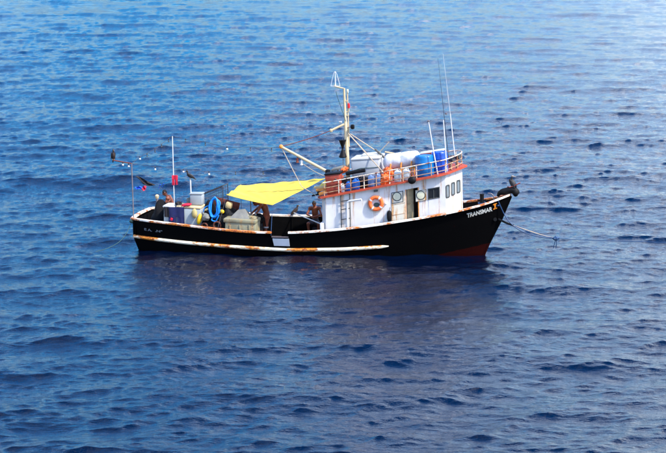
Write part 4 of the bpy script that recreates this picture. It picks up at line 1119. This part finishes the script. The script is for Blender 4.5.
# ------------------------------------------------------------------ stern poles, light strings, hung cloths
sp0 = (-7.28, -1.42, 1.45); sp1 = (-7.27, -1.42, 3.78); sp2 = (-8.07, -1.42, 3.92)
MB().tube([sp0, sp1], .024, 8).build('stern_pole', 'pole_grey', boat)
MB().tube([sp1, sp2], .022, 8).build('pole_arm', 'timber_dark', boat)
wp0 = (-5.83, -0.30, 1.79); wp1 = (-5.79, -0.30, 4.79)
MB().tube([(wp0[0], wp0[1], deck_z(wp0[0])), wp1], .020, 8).build('signal_pole', 'pole_white', boat)
def light_string(pts, label, bulbs):
    t = thing('light_string', label, 'string lights', (0, 0, 0), 0, 'deck light strings')
    MB().tube(pts, .009, 4).build('wire', 'wire_dark', t)
    for (p, white) in bulbs:
        MB().tube([p, Vector(p) - Vector((0, 0, .08))], .022, 6).build('socket', 'wire_dark', t)
        MB().ball(Vector(p) - Vector((0, 0, .12)), .044 if white else .03, 12, 8).build('bulb', 'lamp_white' if white else 'frame_dark', t)
light_string(curve([sp1, (-6.97, -1.20, 4.01), (-6.71, -1.00, 4.16), (-6.42, -0.80, 4.32), (-6.19, -0.60, 4.49), (-5.93, -0.40, 4.70), wp1], 6), 'wire of dark bulbs with one white bulb from stern pole to white pole top',
    [((-6.97, -1.20, 4.06), 1), ((-6.71, -1.00, 4.15), 0), ((-6.42, -0.80, 4.31), 0), ((-6.19, -0.60, 4.49), 0), ((-5.93, -0.40, 4.70), 0)])
light_string(curve([wp1, (-5.21, -0.35, 4.66), (-4.35, -0.40, 4.55), (-3.41, -0.45, 4.34), (-2.40, -0.50, 4.34), (-1.49, -0.55, 4.32), bt], 6), 'wire of bulbs from the white pole top to the boom tip',
    [((-5.21, -0.35, 4.69), 0), ((-4.35, -0.40, 4.54), 0), ((-3.41, -0.45, 4.38), 1), ((-2.40, -0.50, 4.34), 0), ((-1.49, -0.55, 4.32), 0)])
light_string(curve([sp1, (-6.59, -0.30, 3.50), (-5.60, 0.50, 3.28), (-4.61, 1.00, 3.12), (-3.50, 1.20, 3.08), (-2.21, 0.80, 3.15), (-0.90, 0.20, 3.25), bh], 6), 'lower wire of white bulbs from the stern pole above the awning to the roof',
    [((-6.59, -0.30, 3.50), 1), ((-5.59, 0.50, 3.29), 1), ((-4.61, 1.00, 3.12), 1), ((-3.50, 1.20, 3.10), 0), ((-2.20, 0.80, 3.17), 0)])
light_string([sp2, Vector(sp2).lerp(Vector(sp1), .5) + Vector((0, -.0, -.03)), sp1], 'short string of two bulbs under the stern pole arm', [((-7.65, -1.42, 3.84), 1), ((-7.40, -1.42, 3.78), 1)])
# clothes line from the stern pole with hung cloths
c0 = (-7.28, -1.42, 3.17); c1 = (-5.83, -0.30, 2.72)
cline = thing('clothes_line', 'thin line from the stern pole to the white pole carrying cloths', 'line')
MB().tube(sag(c0, c1, .04), .006, 4).build('line', 'line_blue', cline)
def flag(pts, m_, label, name, y0, th=.03):
    # pts: outline in local x,z
    poly = [(x, y0 + .04 * math.sin(x * 5), z) for x, z in pts]
    return solo(MB().prism(poly, (0.0, th, 0)), name, m_, label, 'cloth')
o_ = (-7.12, -1.30, 3.23); o2 = (-6.48, -0.80, 2.79)
def wav_cloth(path, w, m_, name, label):
    n_ = 22; P = curve(path, n_ // (len(path) - 1)); vs = []; fs = []
    for lay in (0, 1):
        for i, p in enumerate(P):
            s = i / (len(P) - 1); ww = np.interp(s, [0, .15, .45, .75, 1], w)
            for k in range(5):
                d_ = (k / 4 - .5) * ww
                vs.append(p + Vector((d_ * .25, .05 * math.sin(k * 1.9 + s * 7) + .02 * lay, d_)))
    m = len(P) * 5
    for i in range(len(P) - 1):
        for k in range(4):
            a_ = i * 5 + k; fs += [(a_, a_ + 5, a_ + 6, a_ + 1), (a_ + m, a_ + m + 1, a_ + m + 6, a_ + m + 5)]
    ring_ = [i * 5 for i in range(len(P))] + [(len(P) - 1) * 5 + k for k in range(1, 5)] + [i * 5 + 4 for i in range(len(P) - 2, -1, -1)] + [k for k in range(3, 0, -1)]
    for i in range(len(ring_)): a_, b_ = ring_[i], ring_[(i + 1) % len(ring_)]; fs.append((a_, b_, b_ + m, a_ + m))
    return solo(MB().add(vs, fs), name, m_, label, 'cloth')
wav_cloth([(-7.13, -1.30, 3.22), (-7.00, -1.20, 3.11), (-6.84, -1.10, 2.96), (-6.68, -1.00, 2.86), (-6.47, -0.85, 2.79)], [.05, .09, .22, .16, .03], 'cloth_black', 'cloth', 'black cloth streaming in the wind on the line at the stern')
wav_cloth([(-7.20, -1.30, 2.76), (-7.12, -1.28, 2.71), (-7.02, -1.24, 2.76), (-6.93, -1.20, 2.70)], [.05, .10, .12, .10, .06], 'cloth_blue', 'cloth', 'small crumpled blue cloth on the line next to the stern pole')
wav_cloth([(-6.93, -1.20, 2.70), (-6.87, -1.18, 2.71), (-6.78, -1.15, 2.70)], [.06, .15, .22, .2, .12], 'cloth_red', 'cloth', 'small red cloth knotted beside the crumpled blue cloth')
wav_cloth([(-6.36, -0.70, 2.65), (-6.31, -0.68, 2.75), (-6.28, -0.66, 2.78)], [.05, .08, .09, .07, .03], 'cloth_blue', 'cloth', 'thin blue rag on the line, the one nearer the black cloth')
wav_cloth([(-6.24, -0.62, 2.68), (-6.19, -0.60, 2.77), (-6.16, -0.58, 2.80)], [.05, .08, .09, .07, .03], 'cloth_blue', 'cloth', 'thin blue rag on the line, the one nearer the white pole')
MB().tube(sag((-7.20, -1.30, 2.80), (-7.29, -1.42, 2.92), 0.01), .006, 4).tube(sag((-6.78, -1.15, 2.73), (-6.38, -0.70, 2.75), .01), .006, 4).build('spreader', 'line_blue', cline)
rd = thing('red_shirt', 'dark red garment pegged to the white pole above the stern', 'garment', (-5.76, -0.30, 3.14))
cloth_strip(-.10, .14, .0, -.18, 8, nx=6, nz=8).build('waist', 'cloth_red', rd)
cloth_strip(-.10, .00, -.17, -.42, 9, nx=5, nz=8).build('trouser_leg', 'cloth_red', rd)
cloth_strip(.03, .14, -.17, -.40, 10, nx=5, nz=8).build('trouser_leg', 'cloth_red', rd)
# stern line into the water
MB().tube([tuple(p) for p in curve([(-7.34, -1.45, 1.37), (-7.41, -1.50, 1.20), (-7.54, -1.80, 0.85), (-7.68, -2.30, 0.62), (-7.95, -3.00, 0.48), (-8.27, -3.60, 0.44)], 8)], .014, 6).build('stern_line', 'line_green', boat)
MB().ball((-7.36, -1.46, 1.37), .09, 12, 8, None, .4, 3).build('rope_knot', 'line_green', boat)

# ------------------------------------------------------------------ bow fittings
solo_y = 0.2
bol = (7.21, -0.35, 2.02)
MB().lathe([(.10, -.3), (.085, .0), (.085, .34), (.10, .40), (0, .42)], (bol[0], bol[1], bol[2] - .02), 14).tube([(bol[0] - .18, bol[1], bol[2] + .12), (bol[0] + .18, bol[1], bol[2] + .12)], .035, 8).tube([(bol[0], bol[1], deck_z(bol[0])), (bol[0], bol[1], bol[2])], .09, 10).build('bollard', 'black_rubber', boat)
cr = thing('rope_turns', 'turns of blue rope wound round the black bow bollard', 'rope', (bol[0], bol[1], bol[2] - .14))
for k in range(4):
    MB().tube([(math.cos(a_) * (.12 + .02 * (k % 2)), math.sin(a_) * (.12 + .02 * (k % 2)), .05 * k + .02 * math.sin(a_)) for a_ in np.linspace(0, 2 * math.pi, 25)[:-1]], .03, 6, closed=True).build('turn', 'line_blue', cr)
MB().tube(curve([(.1, -.05, .1), (.3, .05, .10), (.5, .05, .02), (.7, -.08, .06)], 8), .03, 6).build('tail', 'line_blue', cr)
MB().tube(curve([(7.40, 0.10, 2.36), (7.53, 0.10, 2.35), (7.62, 0.10, 2.26), (7.64, 0.10, 2.12)], 8) + [Vector(((7.64, 0.10, 2.12)[0], 0.1, deck_z(7.6)))], .022, 6).build('bow_hook', 'pole_grey', boat)
# anchor roller / black fender on the stem head
bf = thing('bow_fender', 'big black rubber fender lashed over the stem head', 'fender', (8.36, 0.0, 2.43))
vs_ = [(7.81, 0.0, 2.24), (7.91, 0.0, 2.39), (8.12, 0.0, 2.46), (8.37, 0.0, 2.51), (8.55, 0.0, 2.47), (8.59, 0.0, 2.35)]
o = Vector((8.36, 0.0, 2.43))
rb = MB().tube([Vector(p) - o for p in curve(vs_, 6)], [0.05 + .09 * min(1, i / 10) for i in range(31)], 14)
remeshed(rb.ball(Vector((8.55, 0.0, 2.42)) - o, (.13, .16, .19)), 'body', 'black_rubber', bf, 0.025)
MB().tube([Vector((8.24, 0.0, 2.66)) - o, Vector((8.26, 0.0, 2.49)) - o], .035, 6).build('pin', 'timber_dark', bf)
MB().tube([Vector((8.30, -0.10, 2.64)) - o, Vector((8.50, -0.10, 2.69)) - o, Vector((8.76, -0.10, 2.83)) - o], .020, 6).build('stick', 'cabinet_red', bf)
MB().lathe([(0, 0), (.075, 0), (.075, .10), (0, .10)], hull_at(7.72, 1.33, -1, -.03), 12, (0.3, -1, 0)).build('hawse_pipe', 'black_rubber', hull)

# ------------------------------------------------------------------ mooring lines (world space)
BI = BOAT.inverted()
def wtube(pts, r, name, m_, label, cat):
    mb = MB().tube(pts, r, 7); o_ = mb.build(name, m_, None); return tag(o_, label, cat)
KN = Vector((9.93, -2.20, 0.81))
pA = BOAT @ hull_at(7.84, 1.34, -1, .02)
e1 = Vector((8.24, -1.90, 1.29))
wtube(curve([pA, pA.lerp(e1, .5) + Vector((0, 0, -.02)), e1], 8), .045, 'chafe_hose', 'black_rubber', 'black chafe hose on the mooring rope at the stem', 'hose')
wtube(curve([e1, (8.81, -2.00, 1.10), (9.49, -2.10, 0.89), KN], 8), .018, 'mooring_rope', 'rope_tan', 'pale mooring rope from the black chafe hose to the floating knot', 'rope')
pB = BOAT @ Vector((7.86, -0.45, 2.20))
wtube(curve([pB, (7.83, -1.90, 1.77), (8.11, -2.00, 1.39), (8.52, -2.05, 1.09), (9.09, -2.10, 0.89), (9.61, -2.15, 0.81), KN], 8), .022, 'mooring_rope', 'line_blue', 'slack blue mooring rope dropping from the bow gunwale', 'rope')
wtube(curve([(8.26, -1.95, 1.29), (8.88, -2.05, 1.04), (9.49, -2.12, 0.88), KN], 8), .016, 'mooring_rope', 'line_blue', 'blue mooring rope running alongside the pale one to the knot', 'rope')
E1 = Vector((14.27, -3.20, 0.80)); d_ = (E1 - KN)
wtube(curve([KN, KN.lerp(E1, .35) + Vector((0, 0, -.03)), E1, KN + d_ * 2.0 + Vector((0, 0, -.10)), KN + d_ * 3.2 + Vector((0, 0, -.9))], 10), .013, 'anchor_line', 'line_blue', 'long thin line running out over the sea from the knot', 'rope')
kt = bpy.data.objects.new('rope_knot', None); col.objects.link(kt); kt.location = KN
tag(kt, 'dark knot of rope with hanging tails where the bow lines meet', 'knot')
MB().ball((0, 0, 0), (.13, .10, .09), 18, 12, None, .5, 6).build('knot', 'line_blue', kt)
for dx in (-.05, .03):
    MB().tube(curve([(0, 0, -.03), (dx, 0, -.2), (dx * 1.4 - .03, 0.02, -.42)], 6), .016, 5).build('tail', 'line_blue', kt)

# ------------------------------------------------------------------ people
def human(name, label, J, skin, parts, scale=1.0):
    """J: joints in boat-local metres; one continuous remeshed body"""
    V = {k: Vector(v) for k, v in J.items()}
    org = V['ground'] if 'ground' in V else V['pelvis']
    t = thing(name, label, 'person', org)
    g = {k: v - org for k, v in V.items()}
    mb = MB()
    mb.limb(g['pelvis'], g['waist'], .145, .125, 16); mb.limb(g['waist'], g['chest'], .125, .150, 16)
    hipL, hipR = g['hipL'], g['hipR']; mb.limb(hipL, hipR, .12, .12, 14)
    mb.limb(g['shL'], g['shR'], .085, .085, 14); mb.limb(g['chest'], (g['shL'] + g['shR']) / 2, .15, .12, 16)
    sh = (g['shL'] + g['shR']) / 2
    mb.limb(sh, g['head'], .065, .055, 12)
    face = (g['look'] - g['head']).normalized(); upv = (g['head'] - sh).normalized()
    side = face.cross(upv).normalized(); upv = side.cross(face).normalized()
    M = Matrix((side, face, upv)).transposed()
    hd = g['head']
    mb.ball(hd, (.078, .098, .118), 18, 14, M); mb.ball(hd + M @ Vector((0, .03, -.07)), (.058, .065, .06), 14, 10, M)
    mb.limb(hd + M @ Vector((0, .092, .01)), hd + M @ Vector((0, .112, -.03)), .012, .018, 8)
    mb.limb(hd + M @ Vector((-.02, .092, -.068)), hd + M @ Vector((.02, .092, -.068)), .010, .010, 8)
    for s in (-1, 1): mb.ball(hd + M @ Vector((s * .082, -.005, -.01)), (.014, .026, .036), 10, 8, M)
    for S in ('L', 'R'):
        mb.limb(g['sh' + S], g['el' + S], .060, .045, 12); mb.limb(g['el' + S], g['wr' + S], .045, .030, 12)
        w = g['wr' + S]; d = (g['hd' + S] - w).normalized()
        sd = d.cross(Vector((0, 0, 1)));  sd = sd.normalized() if sd.length > .1 else Vector((1, 0, 0))
        nn = sd.cross(d)
        palm = w + d * .085
        mb.limb(w, palm, .030, .034, 10); mb.limb(palm - sd * .028, palm + sd * .028, .022, .022, 10)
        for k, (o_, ln) in enumerate(((-.036, .062), (-.013, .078), (.011, .082), (.034, .072))):
            a_ = palm + sd * o_ + d * .012; b_ = a_ + d * ln * .55 - nn * .006; c_ = b_ + d * ln * .4 - nn * .028
            mb.limb(a_, b_, .011, .010, 8); mb.limb(b_, c_, .010, .008, 8)
        th = w + d * .035 + sd * .030
        mb.limb(th, th + d * .04 + sd * .03 - nn * .012, .013, .011, 8); mb.limb(th + d * .04 + sd * .03 - nn * .012, th + d * .075 + sd * .032 - nn * .03, .011, .009, 8)
        mb.limb(g['hip' + S], g['kn' + S], .092, .062, 14); mb.limb(g['kn' + S], g['an' + S], .064, .040, 14)
        calf = g['kn' + S].lerp(g['an' + S], .3); mb.ball(calf, (.058, .058, .10), 12, 8)
        f = (g['toe' + S] - g['an' + S]); mb.limb(g['an' + S] + Vector((0, 0, -.03)), g['toe' + S], .042, .032, 10)
    remeshed(mb, 'body', skin, t, .0115, 2)
    # hair cap
    hb = MB().ball(hd + M @ Vector((0, -.014, .028)), (.086, .098, .104), 18, 14, M, .10, 4, 5)
    hb.build('hair', 'hair', t)
    for s in (-1, 1): MB().ball(hd + M @ Vector((s * .032, .088, .018)), (.012, .008, .007), 8, 6, M).build('eye', 'hair', t)
    # shorts: shell round pelvis and thighs
    sb_ = MB(); sb_.limb(g['pelvis'], g['pelvis'].lerp(g['waist'], .55), .165, .150, 16); sb_.limb(hipL, hipR, .135, .135, 14)
    for S in ('L', 'R'): sb_.limb(g['hip' + S], g['hip' + S].lerp(g['kn' + S], .62), .118, .105, 14)
    remeshed(sb_, 'shorts', parts.get('shorts', 'shorts_dark'), t, .016, 3)
    if parts.get('band'):
        for S in ('L', 'R'):
            c_ = g['hip' + S].lerp(g['kn' + S], .66); ax = (g['kn' + S] - g['hip' + S]).normalized()
            MB().lathe([(.092, -.03), (.118, -.03), (.118, .03), (.092, .03)], c_, 16, ax).build('hem', parts['band'], t)
    return t
# man at the stern, leaning forward with his hands on the box
G1 = deck_z(-5.6)
h1 = Vector((-6.26, -0.15, 2.37)); s1 = Vector((-6.11, -0.15, 2.17)); p1 = Vector((-5.93, -0.10, 1.75))
bz = p1.z - .12
human('person', 'shirtless person leaning on the bait box at the stern', dict(ground=(p1.x, -.1, G1), pelvis=p1 + Vector((.03, 0, -.06)), waist=p1.lerp(s1, .35), chest=p1.lerp(s1, .78), head=h1,
    look=h1 + Vector((-1, -.25, -.55)), shL=s1 + Vector((0, .19, 0)), shR=s1 + Vector((.02, -.19, -.01)),
    elL=s1 + Vector((-.05, .26, -.28)), elR=s1 + Vector((-.08, -.26, -.26)), wrL=s1 + Vector((-.24, .05, -.36)), wrR=Vector((-5.86, -.66, 2.12)), hdL=s1 + Vector((-.36, .0, -.38)), hdR=Vector((-5.98, -.78, 2.085)),
    hipL=p1 + Vector((.04, .10, -.1)), hipR=p1 + Vector((.04, -.10, -.1)), knL=(p1.x - .08, .05, G1 + .55 + .15), knR=(p1.x - .10, -.28, G1 + .7), anL=(p1.x + .08, .05, G1 + .30), anR=(p1.x + .05, -.28, G1 + .30), toeL=(p1.x - .12, .06, G1 + .25), toeR=(p1.x - .14, -.30, G1 + .25)),
    'skin', {'shorts': 'shorts_dark'})
solo(MB().box((0, 0, .11), (.7, .55, .21), bev=.02), 'step_box', 'timber_dark', 'low dark box under the feet of the leaning person at the stern', 'box', (p1.x - .03, -.1, G1 + .03))
# man under the awning
G2 = deck_z(-1.3)
hip = Vector((-1.96, 0.10, 1.35)); sh2 = Vector((-2.05, 0.05, 1.86)); hd2 = Vector((-2.39, 0.0, 1.93))
human('person', 'person under the yellow awning, bent forward over the line hauler', dict(ground=(hip.x, .1, G2 + .03), pelvis=hip, waist=hip.lerp(sh2, .4) + Vector((.05, 0, 0)), chest=hip.lerp(sh2, .78) + Vector((.02, 0, 0)), head=hd2,
    look=hd2 + Vector((-.6, -.15, -.8)), shL=sh2 + Vector((-.06, .17, 0)), shR=sh2 + Vector((-.06, -.18, -.02)),
    elL=Vector((-2.50, 0.30, 1.56)), elR=Vector((-2.23, -0.30, 1.59)), wrL=Vector((-2.66, 0.10, 1.40)), wrR=Vector((-2.46, -0.45, 1.43)), hdL=Vector((-2.72, 0.0, 1.37)), hdR=Vector((-2.55, -0.50, 1.39)),
    hipL=hip + Vector((0, .10, -.06)), hipR=hip + Vector((0, -.10, -.06)), knL=(hip.x - .12, .25, G2 + .50), knR=(hip.x + .0, -.06, G2 + .50), anL=(hip.x - .10, .26, G2 + .12), anR=(hip.x + .04, -.06, G2 + .12),
    toeL=(hip.x - .28, .27, G2 + .07), toeR=(hip.x - .15, -.07, G2 + .07)), 'skin_dark', {'shorts': 'shorts_brown', 'band': 'tank_grey'})
# man seated at the far bulwark
G3 = deck_z(.1)
h3 = Vector((-0.22, 1.62, 1.66)); pz = G3 + .60
cx = h3.x
human('person', 'shirtless person sitting hunched against the far bulwark', dict(ground=(cx, 1.7, G3 + .02), pelvis=(cx, 1.76, pz), waist=(cx, 1.80, pz + .17), chest=(cx, 1.76, h3.z - .34), head=h3,
    look=h3 + Vector((-.1, -1, -.75)), shL=(cx + .20, 1.72, h3.z - .21), shR=(cx - .20, 1.72, h3.z - .21),
    elL=(cx + .31, 1.55, h3.z - .44), elR=(cx - .31, 1.55, h3.z - .44), wrL=(cx + .12, 1.34, h3.z - .50), wrR=(cx - .10, 1.34, h3.z - .50), hdL=(cx + .02, 1.30, h3.z - .50), hdR=(cx - .02, 1.30, h3.z - .52),
    hipL=(cx + .11, 1.70, pz - .02), hipR=(cx - .11, 1.70, pz - .02), knL=(cx + .24, 1.30, pz + .02), knR=(cx - .22, 1.30, pz + .02), anL=(cx + .20, 1.30, G3 + .12), anR=(cx - .18, 1.30, G3 + .12),
    toeL=(cx + .22, 1.12, G3 + .07), toeR=(cx - .20, 1.12, G3 + .07)), 'skin_dark', {'shorts': 'shorts_dark'})

# ------------------------------------------------------------------ birds
def bird(label, loc, heading, m_, pitch=50, s=1.0, head=None):
    t = thing('bird', label, 'bird', loc, heading)
    a = R(pitch); u = Vector((math.cos(a), 0, math.sin(a)))
    b0 = Vector((0, 0, .16 * s))
    mb = MB(); M = Matrix.Rotation(-a, 3, 'Y')
    mb.ball(b0, (.17 * s, .08 * s, .085 * s), 18, 12, M)
    nk = b0 + u * .13 * s; hd = nk + Vector((.02 * s, 0, .12 * s))
    mb.limb(nk, hd, .045 * s, .032 * s, 10); MB().ball(hd + Vector((.012 * s, 0, .012 * s)), (.052 * s, .038 * s, .042 * s), 12, 8).build('head', head or m_, t)
    mb.limb(b0 - u * .12 * s, b0 - u * .30 * s, .045 * s, .020 * s, 8)
    remeshed(mb, 'body', m_, t, .012, 1)
    MB().lathe([(.016 * s, 0), (.012 * s, .04 * s), (.0, .10 * s)], hd + Vector((.05 * s, 0, .008 * s)), 8, (1, 0, -.15)).build('bill', 'bill', t)
    for sy in (-1, 1):
        w = MB().ball(b0 + Vector((-.03 * s, sy * .078 * s, .0)), (.19 * s, .018 * s, .062 * s), 14, 8, M); w.build('wing', m_, t)
        MB().tube([(0.0, sy * .03 * s, .12 * s), (.01 * s, sy * .03 * s, 0)], .010 * s, 5).tube([(0.0, sy * .03 * s, .004), (.05 * s, sy * .03 * s, .004)], .008 * s, 5).build('foot', 'bill', t)
    return t
q = Vector((-8.05, -1.42, 3.92)); bird('dark brown seabird perched on the tip of the stern pole arm', (q.x, q.y, q.z + .02), R(-60), 'bird_brown', 70, 1.0)
q = Vector((-1.17, 2.15, 1.17)); bird('brown seabird standing on the far bulwark beside the leaning pole', (q.x - .02, half_b(q.x) - .04, gun(q.x) + .063), R(20), 'bird_brown', 45, 1.0)
q = Vector(pole.matrix_world.translation); pl = Vector((pp[0], -.98, pt[2])); bird('dark bird perched on the short white pole above the cooler box', pl, R(200), 'bird_black', 35, .95)
q = Vector((8.47, 0.0, 2.57)); bird('black seabird with a pale grey head perched on the bow fender', (q.x, q.y, q.z), R(-8), 'bird_black', 118, 1.25, head='bird_grey')
